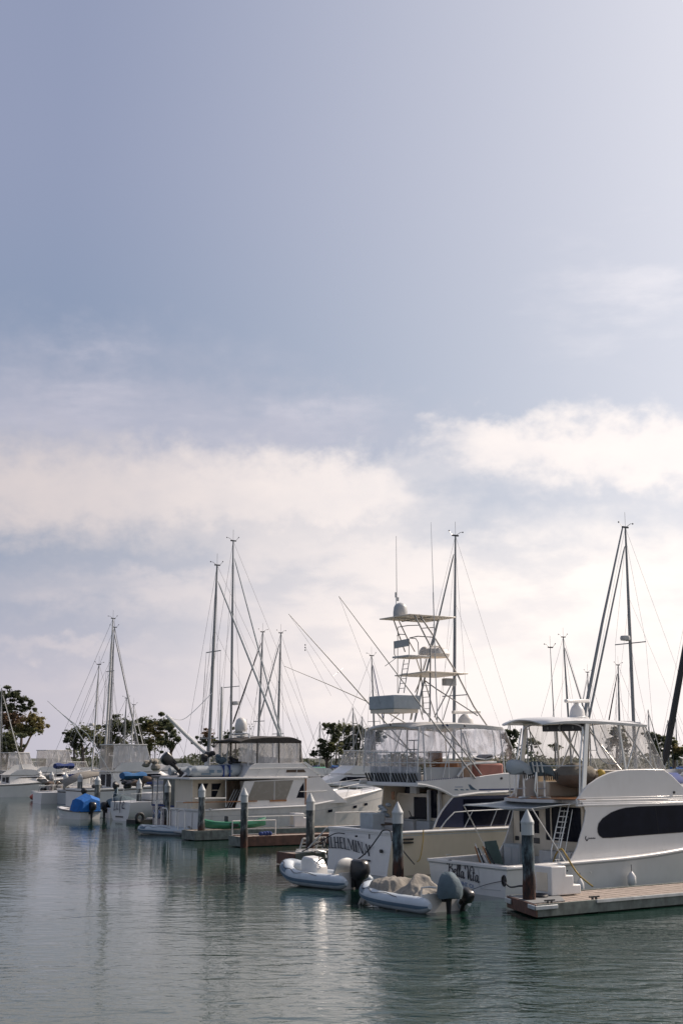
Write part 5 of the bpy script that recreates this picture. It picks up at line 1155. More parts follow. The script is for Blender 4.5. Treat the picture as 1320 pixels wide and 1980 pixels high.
dr2, h2 = dinghy('pale inflatable dinghy under a heaped beige cover, with a blue-grey hooded outboard', (856, 1763), None, hd=-36, L=3.5, Bm=2.0, r=.24, z0=.22, bowup=.2, grp=GD)
outboard(dr2, -.32, .05, .52, s=.86, cover=GRYC)
outboard(dr2, -.35, -.55, .30, s=.62, tilt=-.5, name='kicker_motor')
mb = MB(); mb.tube([(.15, .72, .3), (.1, .72, .72), (-.1, .6, .75), (-.3, .5, .74)], .03); mb.build('motor_bracket', OFFW, dr2)
# heaped cover: a draped sheet over console and seats
def cover_sheet(prof, nx, ny, x0, x1, hw):
    rows = []
    for i in range(nx+1):
        u = i/nx; x = x0+(x1-x0)*u; r_ = []
        for j in range(ny+1):
            v = -1+2*j/ny; z = prof(u, v); fold = .06*(1-2*abs(math.sin(v*5+u*15+1.6*math.sin(u*7+v*2))))*(.4+noise.noise(V((u*6, v*3, 7))))+.09*noise.noise(V((u*9, v*5, 2)))+.03*(1-2*abs(math.sin(u*34+v*9+2*noise.noise(V((u*4, v*4, 0))))))
            edge = abs(v)**3; r_.append(V((x+.06*math.sin(v*7+u*5), v*hw+.05*math.sin(u*31), z+fold*(.35+edge))))
        rows.append(r_)
    return rows
def sst(a, b, x): t = max(0, min(1, (x-a)/(b-a))); return t*t*(3-2*t)
def tent(x, c, w, p=1.0): return max(0, 1-abs((x-c)/w)**1.3)**p
def pr(u, v):
    base = .46
    hump1 = .55*tent(u, .30, .17, .8)*(1-max(0, abs(v+.15)-.12)**1.2)          # over the console
    hump2 = .36*sst(.48, .60, u)*(1-sst(.80, .97, u))                          # over the bow seat
    hump3 = .16*tent(u, .09, .12)
    top = base+(hump1+hump2+hump3)*max(0, 1-abs(v)**3)
    return top-.36*abs(v)**6-.10*sst(.9, 1.0, u)
mb = MB(); mb.loft(cover_sheet(pr, 110, 48, .30, 3.15, .86), False)
m_ = Matrix.Translation(dr2.location) @ Matrix.Rotation(dr2.rotation_euler.z, 4, 'Z')
ce = empty('dinghy_cover', dr2.location, dr2.rotation_euler.z, label='crumpled beige canvas cover heaped over the right-hand dinghy', cat='boat cover')
mb.build('canvas_sheet', TANC, ce, solid=.015, ang=180)
# middle docks
DOCKZ = .5
D2, d2o, d2f = dock('finger_dock', 'low middle dock with rusty side beam beginning at a pile with white handrail', 466, 1619, 12, 1.3, front=FASC, endm=FASG, hd=60)
D3, d3o, d3f = dock('finger_dock', 'dock alongside the motor yacht, carrying the green kayak and small steps', 378, 1608, 14, 1.7, hd=60, endm=FASG, front=FASG)
D4, d4o, d4f = dock('finger_dock', 'short low float behind the open dinghy, with folded white ladder frames', 570, 1652, 9, 1.5, hd=60, front=FASG)
def handrail(label, o, f, x0, x1, y, h=.9, n=2, mid=True, name='handrail'):
    rz = math.atan2(f.y, f.x); root = empty(name, L2W(o, f, 0, y, DOCKZ), rz, label=label, cat='handrail')
    mb = MB(); mb.tube([(x0, 0, h), (x1, 0, h)], .03); 
    if mid: mb.tube([(x0, 0, h*.08), (x1, 0, h*.08)], .025)
    mb.build('rail', RUB, root)
    for k in range(n): x = x0+(x1-x0)*k/(n-1); mb = MB(); mb.cyl((x, 0, 0), (x, 0, h), .03); mb.build('post', RUB, root)
handrail('white handrail at the left end of the low middle dock', d2o, d2f, .1, 2.6, 1.25, .75, 2)
handrail('white handrail in front of the green kayak', d3o, d3f, 3.0, 7.2, .05, .72, 3)
handrail('white handrail right of the small dock steps beside the motor yacht', d3o, d3f, 9.3, 13.6, .9, .8, 2, False)
sp_ = L2W(d3o, d3f, 7.35, .5, 0)
steps('small white moulded steps beyond the kayak bow on the middle dock', d3o, d3f, 6.6, .9, .7, 3, .35, .26)
# kayak
kr = empty('kayak', L2W(d3o, d3f, 3.6, .95, DOCKZ+.03), math.atan2(d3f.y, d3f.x), label='bright green sit-on-top kayak lying on the dock beside the motor yacht', cat='kayak')
mb = MB(); rg = []
for i in range(25):
    u = i/24; x = -2.9+5.8*u; w = .44*max(.03, math.sin(math.pi*u))**.6; zk = .14*abs(2*u-1)**3; zt_ = .36+.16*abs(2*u-1)**3
    rg.append([V((x, w*a, z)) for a, z in ((0, zk), (.6, zk+.04), (1, .2+zk), (.95, zt_-.03), (.7, zt_), (.45, zt_-(.1 if .2 < u < .85 else 0)), (0, zt_-(.13 if .2 < u < .85 else -.03)), (-.45, zt_-(.1 if .2 < u < .85 else 0)), (-.7, zt_), (-.95, zt_-.03), (-1, .2+zk), (-.6, zk+.04))])
mb.loft(rg); kh = mb.build('hull', GREEN, kr)
kr.scale = (.68, .9, 1.15); kr.location = L2W(d3o, d3f, 2.7, .8, DOCKZ+.03)
text_obj('Ocean Tour', .30, BLKP, kr, (.1, -.447, .12), (1, 0, 0), (0, 0, 1), 'side_lettering', bold=.012)
mb = MB(); mb.box((-.7, -.28, .30), (-.2, .28, .36)); mb.box((-.75, -.25, .36), (-.68, .25, .62)); mb.build('seat', BLACK, kr, bev=.03)
mb = MB(); mb.box((.5, -.30, .31), (1.0, .30, .35)); mb.build('seat', BLACK, kr, bev=.02)
# folded ladder frames on the low float
def lframe(label, px, py, w, h, lean):
    p = gp(px, py, DOCKZ); root = empty('dock_ladder', p, R(20), label=label, cat='ladder'); mb = MB()
    for x in (0, w): mb.cyl((x, 0, 0), (x+lean, 0, h), .045)
    mb.cyl((lean, 0, h), (w+lean, 0, h), .045); mb.build('side_rail', RUB, root)
    for k in (.33, .66): mb = MB(); mb.cyl((lean*k, 0, h*k), (w+lean*k, 0, h*k), .035); mb.build('rung', RUB, root)
lframe('white ladder frame folded on the low float left of the rusty-footed pile', 579, 1644, .75, .48, .16); lframe('white ladder frame folded on the low float right of the rusty-footed pile', 604, 1643, .45, .5, .2)
mb = MB(); random.seed(5); c = gp(608, 1648, DOCKZ+.05)
for k in range(14): mb.tube([c+V((random.uniform(-.8, .6), random.uniform(-.4, .4), random.uniform(0, .12))) for _ in range(4)], .035, 5)
tag(mb.build('rope_heap', RUB), 'heap of pale rope at the foot of the rusty-footed pile', 'rope')
mb = MB()
for k in range(4): mb.ball(L2W(d2o, d2f, 1.5+.16*k, .7, DOCKZ+.1), (.14, .12, .11), 7, 5, .05)
tag(mb.build('hose_heap', NAVYC), 'small blue heap of hose on the low middle dock', 'hose')
# ================================================================ boats farther left
def win_row(boat, xs, z0, z1, y, m=None, par=None, name='cabin_window', sl=.1):
    for sd in (-1, 1):
        for a, b in xs:
            mb = MB(); mb.panel([(a, sd*y, z0), (b, sd*y, z0), (b-sl, sd*y, z1), (a+sl*.3, sd*y, z1)], (0, sd, 0), .012); mb.build(name, m or DARKG, par or boat.root, smooth=False)
def far_yacht(label, px, py, B=4.4, L=13, hd=58., top=OFFW, hullm=WHITE, roof=True, fly=True, sc=1.0, vin=VINYLW, arch=False, trim=NAVYC, cat='motor yacht', name='motor_yacht', z0=1.3, rig=True, winm=None):
    b = Boat(name, label, cat, px, py, B, hd); r = b.root; h = Hull(L, B, z0, z0*1.7, bow=1.5, fine=2.3)
    h.build(b, hullm, us=20, cock=L*.22, floor=.7, capw=.25, stripe=[(.16, .22, trim, 'boot_stripe'), (.90, .94, BIRD, 'rub_rail')])
    w = B/2*.82; x0 = L*.22; zr = z0+1.35*sc
    house([(x0, w, w*.97, zr, z0), (L*.56, w, w*.95, zr+.05, z0+.1), (L*.68, w*.85, w*.6, zr-.5, z0+.3), (L*.80, w*.6, w*.4, z0+.65, z0+.4)], WHITE, 'cabin', r)
    P = [(x0+.5, -w*.99)]; mb_w = winm or DARKG
    for sd in (-1, 1):
        mb = MB(); y = sd*(w*.975+.03); mb.prism([(x0+.6, z0+.72), (x0+1.3, zr-.22), (L*.55, zr-.17), (L*.60, z0+.75)], y, y+sd*.02); mb.build('side_window', mb_w, r, smooth=False)
    mb = MB(); mb.box((x0-.03, -w*.7, z0+.2), (x0-.003, -w*.1, zr-.2)); mb.box((x0-.03, .1*w, z0+.3), (x0-.003, w*.7, zr-.25)); mb.build('cabin_door', DARKG, r)
    if fly:
        zf = zr+.03; mb = MB(); mb.slab([(x0-.8, -w), (x0-.8, w), (L*.5, w), (L*.5, -w)], zf, zf+.08); mb.build('flybridge_deck', WHITE, r)
        mb = MB()
        for sd in (-1, 1): mb.prism([(x0, zf+.08), (x0+.8, zf+.7*sc), (L*.47, zf+.8*sc), (L*.56, zf+.08)], sd*w, sd*(w-.07))
        mb.quad((L*.47, -w, zf+.8*sc), (L*.47, w, zf+.8*sc), (L*.56, w, zf+.06), (L*.56, -w, zf+.06)); mb.build('flybridge_coaming', WHITE, r)
        zt = zf+2.1*sc
        if roof:
            mb = MB(); mb.slab([(x0-.1, -w*.9), (x0-.1, w*.9), (L*.46, w*.9), (L*.46, -w*.9)], zt, zt+.10); mb.build('hardtop', top, r, bev=.03)
            mb = MB()
            for sd in (-1, 1):
                for a, c in ((x0+.1, x0-.1), (L*.33, L*.35), (L*.45, L*.50)): mb.cyl((a, sd*w*.88, zt), (c, sd*w*.95, zf+.1), .03, n=6)
            mb.build('hardtop_frame', PAINTALU, r)
            mb = MB()
            for sd in (-1, 1): mb.loft(wavy((x0+.1, sd*w*.87, zt), (L*.45, sd*w*.87, zt), (L*.49, sd*w*.93, zf+.75), (x0, sd*w*.93, zf+.3), 12), False)
            mb.loft(wavy((L*.455, -w*.86, zt), (L*.455, w*.86, zt), (L*.5, w*.9, zf+.8), (L*.5, -w*.9, zf+.8), 10), False); mb.build('clear_curtain', vin, r)
    mb = MB(); pts = [V((h.L*u, h.pt(u, 1, -1).y+.06, h.sh(u)+.03)) for u in (.55, .68, .8, .9, .97)]
    for s_ in (1, -1): rail(mb, [(p.x, p.y*s_, p.z) for p in pts], .65)
    mb.build('bow_rail', PAINTALU, r)
    return b, h, zr, w
# navy trawler with canvas enclosure
E1 = Boat('trawler', 'navy hulled trawler with clear and grey canvas cockpit enclosure and blue scrollwork on its stern', 'boat', 345, 1606, 4.2)
h = Hull(12, 4.2, 1.45, 2.3); hu = h.build(E1, NAVYH, us=18, cock=4.2, floor=.8, capm=NAVYC, inner=OFFW, stripe=[(.16, .22, RED, 'boot_stripe')])
e1 = lambda px, py, x=0.: E1.T(px, py, x); zt = e1(330, 1503, 1).z
mb = MB(); mb.box((-.1, -2.1, zt-.02), (9, 2.1, zt+.12)); mb.build('canopy_roof', BLKP, E1.root, bev=.03)
mb = MB(); mb.loft(wavy((.0, -2.0, zt), (.0, .2, zt), (.0, .2, 1.5), (.0, -2.0, 1.5), 20, 4, .05), False); mb.loft(wavy((.0, -2.02, zt), (4.2, -2.02, zt), (4.2, -2.02, 1.5), (0, -2.02, 1.5), 20, 4, .05, 2), False); mb.build('canvas_curtain', mat('dirty_clear_canvas', (.17, .165, .14), .5, var=.35, vs=1.5), E1.root)
glassbox(E1, [[(.0, .24, zt), (.0, 1.2, zt), (.0, 1.2, 1.55), (.0, .24, 1.55)], [(.0, 1.26, zt), (.0, 2.0, zt), (.0, 2.0, 1.55), (.0, 1.26, 1.55)]], VINYLW, 'clear_curtain')
mb = MB()
for y in (.22, 1.23, 2.0, -2.0): mb.box((-.02, y-.03, 1.5), (.03, y+.03, zt))
mb.build('curtain_frame', BLKP, E1.root); mb = MB(); mb.box((4.2, -1.6, 1.2), (8.6, 1.6, zt-.02)); mb.build('wheelhouse', CREAM, E1.root)
mb = MB(); random.seed(9)
for k in range(14): a = V((-.03, random.uniform(.6, 1.9), random.uniform(.7, 1.35))); mb.tube(crom([a, a+V((0, random.uniform(-.3, .3), .12)), a+V((0, random.uniform(-.3, .3), -.1))], 4), .03, 4)
mb.build('scrollwork', INKP, hu)
mb = MB()
for k in range(6): mb.ball((2+k*.7, -.8+.3*(k % 3), zt+.2), (.35, .25, .14), 8, 5, .08)
mb.build('roof_gear', TANC, E1.root)
dr3, h3 = dinghy('low grey inflatable dinghy lying below the panelled stern of the motor yacht', (372, 1615), (276, 1612), L=3.6, Bm=1.6, r=.24, z0=.22, bowup=.08)
# hoisted dinghy on the boat deck of the motor yacht
hr = empty('inflatable_dinghy', C3.W(V((dk0.x+.5, 0, zd+.10))), C3.rz, label='grey inflatable dinghy chocked on the boat deck of the white motor yacht', cat='dinghy')
mb = MB()
hl = c5(430, 340, -1.7).x-dk0.x-.5
path = [(-.2, -1.3, .32), (.5, -1.3, .32), (hl*.6, -1.3, .32), (hl*.85, -1.0, .4), (hl, 0, .5), (hl*.85, 1.0, .4), (hl*.6, 1.3, .32), (-.2, 1.3, .32)]
c = crom(path, 5); mb.tube(c, [.34 if 2 < i < len(c)-3 else .24 for i in range(len(c))], 14); ht = mb.build('buoyancy_tube', mat('grey_inflatable_fabric', (.27, .30, .32), .5, var=.1, vs=2), hr)
mb = MB()
for X in (1.0, 1.5, 2.2): mb.box((X, -1.66, .25), (X+.3, -1.635, .42))
mb.box((.5, -1.655, .15), (1.1, -1.63, .22)); mb.build('wear_patch', HYPD, ht)
mb = MB(); mb.loft([[V((u*hl*.85, -1.2*(1-u**3), .3)), V((u*hl*.86, 0, .0+.2*u)), V((u*hl*.85, 1.2*(1-u**3), .3))] for u in [i/6 for i in range(7)]], False); mb.build('hard_hull', OFFW, hr)
mb = MB()
for X in (1.9, 2.3): mb.box((X, -1.67, 0), (X+.08, -1.3, .7))
mb.build('tie_strap', NAVYC, hr)
outboard(hr, -.7, 0, .85, s=1.05, tilt=-.8)
random.seed(12)
for lab, X, Y, m, sz in (('heap of black bags stowed above the deck dinghy behind its outboard', 190, 245, BLACK, .26), ('grey folded gear stowed on the dinghy just left of the tall white mast', 265, 262, GRYC, .2), ('black and grey seat gear stowed on the dinghy nearest the flybridge enclosure', 340, 275, BLACK, .2)):
    p = C3.W(c5(X, Y, -.3)); mb = MB()
    for k in range(7): mb.ball(p+V((random.uniform(-.6, .6)*sz*2, random.uniform(-.3, .3), random.uniform(-.45, .45)*sz*2)), (sz*.8, sz*.6, sz*.7), 8, 6, .12)
    tag(mb.build('stowed_gear', m), lab, 'deck gear')
# white rounded sailing transom
E2 = Boat('sailing_boat', 'sailing boat showing a white rounded transom with blue script, left of a grey pile', 'sailing boat', 252, 1588, 2.9, 50)
hE = Hull(10, 2.9, 1.25, 1.7, stern=.8, fine=2.0); r = E2.root
mb = MB(); rg = []
for i in range(13):
    u = i/12; k = (1-.55*u**2.2)*(.85+.15*math.sin(min(1, u*3)*math.pi/2)) if u < .98 else .05
    k = math.sin(math.pi*(.30+.70*u))**.6 if u < .999 else .03
    rg.append([V((u*10, 1.55*k*math.cos(a), (1.3+.3*u) if abs(a) < 1e-6 or abs(a-math.pi) < 1e-6 else (1.3+.3*u)-(1.75-.3*u)*math.sin(a)**.85)) for a in [math.pi*j/14 for j in range(15)]])
mb.loft(rg); hE2 = mb.build('hull', WHITE, r)
mb = MB(); mb.box((2, -1.0, 1.4), (6, 1.0, 1.95)); mb.build('coachroof', OFFW, r, bev=.1)
ribbons([[(0, .6), (.1, .9), (.05, .2), (0, 0), (.3, .1)], [(.45, .5), (.42, .1), (.6, .1)], [(.8, -.2), (.85, .8), (1.0, .9), (.8, .3)], [(1.1, .3), (1.4, .5), (1.25, .6), (1.15, .2), (1.5, .15)]], (-.05, .75, .72), (0, -1, 0), (0, 0, 1), INK, hE2, w0=.03, w1=.12, th=.02)
mb = MB(); mb.box((-.05, -.45, .22), (-.02, .55, .32)); mb.build('boarding_slot', BLKP, hE2)
mb = MB(); rail(mb, [(.1, -1.3, 1.3), (.1, 1.3, 1.3)], .6); rail(mb, [(.1, -1.3, 1.3), (2.5, -1.4, 1.35)], .6); mb.build('pushpit', ALU, r)
mb = MB(); q = gp(285, 1592, .2); 
sf = empty('small_float', gp(262, 1590, .1), R(40), label='dark low float with tyre fender beside the white rounded transom', cat='float'); mb.box((0, 0, -.2), (4.5, 1.2, .15)); mb.build('float_body', FLOAT, sf)
mb = MB(); mb.tube([V((.3+.28*math.cos(t*.5236), -.08, .3+.28*math.sin(t*.5236))) for t in range(12)], .11, 7, True); mb.build('tyre', BLACK, sf)
mb = MB(); mb.box((1.2, .2, .16), (4.0, .5, .26)); mb.build('plank', RUB, sf)
# skiff with blue cover
sk = Boat('skiff', 'small white skiff under a bright blue canvas cover', 'boat', 196, 1583, 1.9, -42)
hs_ = Hull(4.6, 1.9, .55, .8, bow=.6, fine=2.2, dead=-.2); hs_.build(sk, WHITE, us=14, cock=3.0, floor=.2, capw=.1, capm=BLKP)
outboard(sk.root, -.2, 0, .6, s=1.0)
cv = empty('boat_cover', sk.o, sk.rz, label='bright blue canvas cover propped like a tent over the small skiff', cat='boat cover')
mb = MB(); mb.loft([[V((x, -w, .55)), V((x+.05, -w*.9, z*.75+.15)), V((x, 0, z)), V((x-.03, w*.85, z*.8)), V((x, w, .55))] for x, w, z in ((-.15, .8, 1.5), (.1, .95, 1.75), (.8, .98, 1.85), (1.25, .95, 1.7), (1.5, .9, 1.3), (1.6, .8, .8))]); mb.build('canvas', BLUEC, cv, ang=20)
mb = MB(); mb.loft(wavy(gp(208, 1578)+V((0, 0, .1)), gp(228, 1578)+V((0, 0, .2)), gp(226, 1578)+V((0, 0, 2.2)), gp(222, 1578)+V((0, 0, 2.0)), 8, 4, .1), False); tag(mb.build('sail_cover', GRYC, solid=.05), 'pale blue draped boat cover between the blue covered skiff and the rounded transom', 'boat cover')
# far-left group
Fy, hF, zrF, wF = far_yacht('white sportfishing yacht with beige curtained flybridge and dark curved window, left of the middle', 158, 1562, B=4.8, L=14, z0=1.6, sc=1.15, vin=vinyl('beige_curtain', (.7, .66, .58), .55, .25), name='sportfishing_yacht', cat='boat', hd=60)
mb = MB(); P = lambda px, py, y: Fy.L(px, py, y)
for pts in ([P(222, 1508, -2.2), P(170, 1420, -2.3), P(120, 1380, -2.3), P(92, 1355, -2.3)], [P(172, 1447, 2.2), P(140, 1398, 2.3), P(100, 1362, 2.3)]): mb.tube(pts, [.05, .045, .03, .02][:len(pts)], 5)
mb.build('outrigger', PAINTALU, Fy.root)
far_yacht('white flybridge motor yacht with radar dome and pale hardtop, at far left', 50, 1534, B=4.6, L=13, z0=1.5, sc=1.1, hd=55)
o = at(76, 1440, 150); mb = MB(); mb.lathe((0, 0, 0), [(.5, -.5), (.3, -.3), (.3, -.05), (.42, 0), (.42, .3), (.3, .6), (.03, .7)], 12); 
ry = Boat('motor_launch', 'small launch with a faded red bow and white topsides beside the far-left piles', 'boat', 70, 1548, 2.2, 62)
hR = Hull(6.5, 2.2, .9, 1.1, dead=-.3); hh = hR.build(ry, WHITE, us=14, cock=3, floor=.3); mb = MB(); mb.ball((.5, -.3, .35), (1.0, .9, .42), 12, 7); mb.build('inflated_bumper', RED, ry.root)
r2 = Boat('motor_boat', 'grey sided motor boat under a slanted grey-brown tarpaulin, left of the blue cover', 'boat', 130, 1556, 3.2, 60)
Hull(8, 3.2, 1.3, 1.6).build(r2, GREYW, us=14, cock=3, floor=.5, stripe=[(.88, .94, BLACK, 'rub_rail'), (.16, .24, NAVYC, 'boot_stripe')]); mb = MB(); mb.loft([[V((x, -1.5, zz-.5)), V((x, 0, zz)), V((x, 1.5, zz-.5))] for x, zz in ((-.2, 2.2), (1.5, 3.0), (3.5, 3.3), (5.5, 2.5))], False); mb.build('tarpaulin', TANC, r2.root, solid=.03)
far_yacht('white flybridge cruiser half out of the frame at the left edge', -22, 1538, B=4.4, L=12, z0=1.5, sc=1.0, hd=50)
# express boat behind the motor yacht's bow, pointing left
Jb, hJ, _, _ = far_yacht('white sportfishing boat pointing left with clear curtained bridge, between the two large yachts', 770, 1560, B=4.4, L=12.5, z0=1.7, sc=.95, hd=-112, vin=VINYLC)
# blue awning and clutter
for lab, px, py, Y, sx_, m in (('dull blue awning over a cockpit behind the rounded transom', 258, 1500, 112, 2.0, mat('dull_blue_canvas', (.015, .09, .22), .85, var=.2, bump=.4, bs=5)), ('navy sail cover on a boat right of the far-left motor yacht', 124, 1481, 150, 2.1, NAVYC), ('navy sail cover in front of the group of trees', 282, 1481, 140, 1.3, NAVYC)):
    p = at(px, py, Y); e = empty('awning', p, R(30), label=lab, cat='awning'); mb = MB(); rg = []
    for i in range(9): u = i/8; rg.append([V(((u-.5)*sx_, .7*math.sin(a)+.0, .35*math.cos(a)*(.8+.2*math.sin(u*9)))) for a in [math.pi*2*j/8 for j in range(8)]])
    mb.loft(rg); mb.build('canvas', m, e); mb = MB()
    for x in (-sx_*.4, sx_*.4): mb.cyl((x, 0, -.2), (x*1.1, 0, -2.2), .03)
    mb.build('post', ALU, e)
far_yacht('cream decked motor cruiser seen past the blue awning, below the trees', 268, 1548, B=4.2, L=12, z0=1.9, sc=.9, hd=62, roof=False, hullm=CREAM)
far_yacht('white motor cruiser behind the navy trawler, with low flybridge', 330, 1560, B=4.2, L=12, z0=1.8, sc=.9, hd=60, roof=False)
# main dock far left
dm, dmo, dmf = dock('main_dock', 'long dark dock running along the far left waterline', -10, 1527, 24, 2.0, hd=-58, front=FASG)
# ================================================================ sailing boats: mast, rigging, boom and hull each
def sailboat(label, top, bot, Y, hd=58, L=11, jib='d', spr=(.5,), hullm=None, mastm=None, w=1.0, boom=NAVYC, jib2=False, radar=None, wires=True, jibto=None, r0=.085, cover=True, head=True, mpos=.58):
    T = at(top[0], top[1], Y); F = at(bot[0], bot[1], Y); k = (1.5-F.z)/(T.z-F.z); F = F.lerp(T, k)
    h = R(hd); f = V((math.sin(h), math.cos(h), 0)); rz = math.atan2(f.y, f.x); o = V((F.x, F.y, 0))-f*(L*mpos)
    root = empty('sailing_boat', o, rz, label=label, cat='sailing boat', group='sailing boats with tall bare masts')
    inv = Matrix.Rotation(-rz, 3, 'Z'); t = inv @ (T-o); b = inv @ (F-o)
    B = L*.3; H = Hull(L, B, 1.05, 1.35, bow=1.1, stern=.72, fine=1.9, dead=-.3)
    rg = []; mb = MB()
    for i in range(15):
        u = i/14; rg.append([H.pt(u, q, -1) for q in (1, .8, .55, .3, .16)]+[H.pt(u, q, 1) for q in (.16, .3, .55, .8, 1)])
    mb.loft(rg); mb.build('hull', hullm or WHITE, root)
    mb = MB(); mb.loft([[V((x, -q, 1.1)), V((x, -q*.85, z)), V((x, q*.85, z)), V((x, q, 1.1))] for x, q, z in ((L*.25, 1.0, 1.6), (L*.6, 1.0, 1.65), (L*.72, .5, 1.35))]); mb.build('coachroof', OFFW, root)
    mm = mastm or MASTG; mb = MB(); n_ = 10; mb.tube([b.lerp(t, i/n_) for i in range(n_+1)], [r0*w*(1 if i < 7 else 1-.12*(i-6)) for i in range(n_+1)], 8); ma = mb.build('mast', mm, root)
    if head:
        mb = MB(); mb.box((t.x-.22, t.y-.05, t.z-.03), (t.x+.25, t.y+.05, t.z+.06)); mb.cyl(t, t+V((0, 0, .9)), .012, n=4); mb.tube([t, t+V((-.35, .1, .25)), t+V((-.5, .1, .22))], .014, 4); mb.ball(t+V((-.5, .1, .25)), .05, 6, 4)
        mb.cyl(t+V((.2, 0, 0)), t+V((.42, -.1, .28)), .012, n=4); mb.ball(t+V((.42, -.1, .3)), .05, 6, 4); mb.build('masthead_gear', BLKP, ma)
    bow = V((L*.98, 0, 1.45)); st = V((.1, 0, 1.2)); wr = MB(); wm = .0085*Y/75
    if wires:
        wr.cyl(t, st, wm, n=4); wr.cyl(t, bow, wm, n=4); wr.cyl(b.lerp(t, .75), st+V((1.2, .4, 0)), wm*.8, n=4); wr.cyl(b.lerp(t, .72), (L*.78, 0, 1.4), wm*.8, n=4)
    tips = []
    for q in spr:
        c = b.lerp(t, q); hw = B*.36*(1.1-q*.4)
        mb = MB(); mb.cyl(c-V((0, hw, -.05)), c+V((0, hw, .05)), .028*w, n=5); mb.build('spreader', MASTG, ma); tips.append((c, hw))
    for sd in (-1, 1):
        pts = [V((b.x-.1, sd*B*.42, 1.2))]+[c+V((0, sd*hw, 0)) for c, hw in tips]+[b.lerp(t, .96)]
        if wires:
            wr.tube(pts, wm, 4)
            if tips: wr.cyl((b.x-.6, sd*B*.42, 1.2), tips[0][0], wm, n=4)
    if wires: wr.build('rigging', WIRE, root)
    if jib:
        m = {'d': BLACK, 'w': MASTW, 'g': MASTG, 'b': NAVYC, 't': PALEC}[jib]
        j0 = b.lerp(t, .93)+V((.12, 0, 0)); j1 = V((L*.97, 0, 1.7))
        if jibto: j1 = inv @ (at(jibto[0], jibto[1], Y+jibto[2])-o)
        mb = MB(); mb.tube([j0, j0.lerp(j1, .03), j0.lerp(j1, .5), j0.lerp(j1, .96), j1], [.02, .035*w, .05*w, .06*w, .03], 7); mb.build('furled_jib', m, root)
        if jib2:
            mb = MB(); a = j0+V((.1, 0, 1.1)); mb.tube([a, a.lerp(j1, .5)+V((.25, 0, 0)), j1+V((.35, 0, 0))], [.04*w, .07*w, .09*w], 7); mb.build('furled_staysail', m, root)
    bz = 2.5; p0 = b.lerp(t, (bz-b.z)/(t.z-b.z)); mb = MB(); mb.cyl(p0, p0+V((-L*.38, 0, .1)), .06, n=6); bo = mb.build('boom', MASTG, root)
    if cover:
        mb = MB(); mb.tube([p0+V((-.1, 0, .35)), p0+V((-L*.1, 0, .22)), p0+V((-L*.25, 0, .2)), p0+V((-L*.37, 0, .15))], [.17, .2, .16, .1], 8); mb.build('sail_cover', boom, bo)
    if radar:
        c = b.lerp(t, radar); mb = MB(); mb.lathe((c.x+.38, c.y, c.z), [(.1, -.14), (.27, -.12), (.30, 0), (.26, .13), (.03, .15)], 12); mb.cyl((c.x, c.y, c.z-.12), (c.x+.35, c.y, c.z-.14), .03); mb.build('radome', OFFW, ma)
    mb = MB(); pts = [V((L*u, H.pt(u, 1, -1).y+.05, H.sh(u)+.02)) for u in (.05, .25, .45, .65, .85, .97)]
    for s_ in (1, -1): rail(mb, [(p.x, p.y*s_, p.z) for p in pts], .62, r=.012*w)
    mb.build('lifeline', ALU, root)
    return root
SB = sailboat
SB('sailing boat with the tallest mast at right, twin furled jibs reaching down left', (1208, 1020), (1227, 1464), 74, hd=-122, L=13, jib='g', jib2=True, spr=(.58,), radar=.60, jibto=(1135, 1402, -3), w=1.15, mastm=MASTG)
SB('sailing boat whose grey mast rises right of the tuna tower', (880, 1036), (877, 1464), 80, hd=-122, L=12, jib='g', spr=(.40,), jibto=(800, 1400, 2), w=1.15)
SB('sailing boat with the tallest mast at left, over the dark canvas top', (451, 1046), (446, 1475), 100, hd=58, L=13, mpos=.25, jib='t', spr=(.42,), radar=.36, jibto=(545, 1425, 2), w=1.15)
SB('ketch with a thick grey mast leaning left of the tallest left mast', (420, 1093), (404, 1460), 97, hd=58, L=13, mpos=.2, jib='t', spr=(.62, .25), jibto=(548, 1440, 2), w=1.5)
SB('sailing boat with short pale stubby mast between the two tallest left masts', (429, 1328), (426, 1464), 95, hd=58, L=9, mpos=.15, jib=None, spr=(), w=1.5, mastm=MASTW, head=False, wires=False)
SB('sailing boat behind the canvas top, mast with dark furled jib running down left', (508, 1222), (498, 1464), 130, hd=-122, jib='d', spr=(.42,), w=1.4, jibto=(450, 1400, 0))
SB('sailing boat with grey mast just right of the dark canvas top', (543, 1224), (536, 1464), 132, hd=-122, jib='g', spr=(.34,), w=1.4, jibto=(500, 1395, 0))
SB('sailing boat with slim mast left of the tuna tower and a blue furled sail', (718, 1268), (725, 1464), 125, hd=58, jib='b', spr=(.5,), w=1.1, jibto=(742, 1400, 0))
SB('sailing boat with twin stayed masts left of centre, taller front mast', (219, 1196), (204, 1464), 135, hd=58, L=12, jib='g', spr=(.68, .36), w=1.5, jibto=(275, 1475, 0), mastm=MASTW)
SB('sailing boat with second mast close beside the taller one, left of centre', (222, 1213), (209, 1464), 140, hd=58, jib=None, spr=(), w=1.2)
SB('sailing boat with thin mast left of the paired masts', (192, 1285), (180, 1464), 140, hd=-122, L=9, jib=None, spr=(.4,), radar=.5, w=1.1, mastm=MASTW)
SB('small sailing boat before the trees, its mast ending just above them', (245, 1350), (239, 1464), 170, hd=58, L=9, jib=None, spr=(), w=1.2)
SB('small sailing boat with pale jib before the tree group', (259, 1363), (254, 1464), 165, hd=58, L=9, jib='w', spr=(.5,), w=1.2, mastm=MASTW, jibto=(283, 1464, 0))
SB('sailing boat behind the near yacht, mast with thin jib slanting right', (1088, 1232), (1103, 1464), 120, hd=58, jib='g', spr=(.40,), w=1.1, jibto=(1132, 1385, 0))
SB('sailing boat with short mast behind the radar of the near yacht', (1135, 1300), (1141, 1464), 145, hd=-122, L=9, jib='g', spr=(.3,), w=1.0)
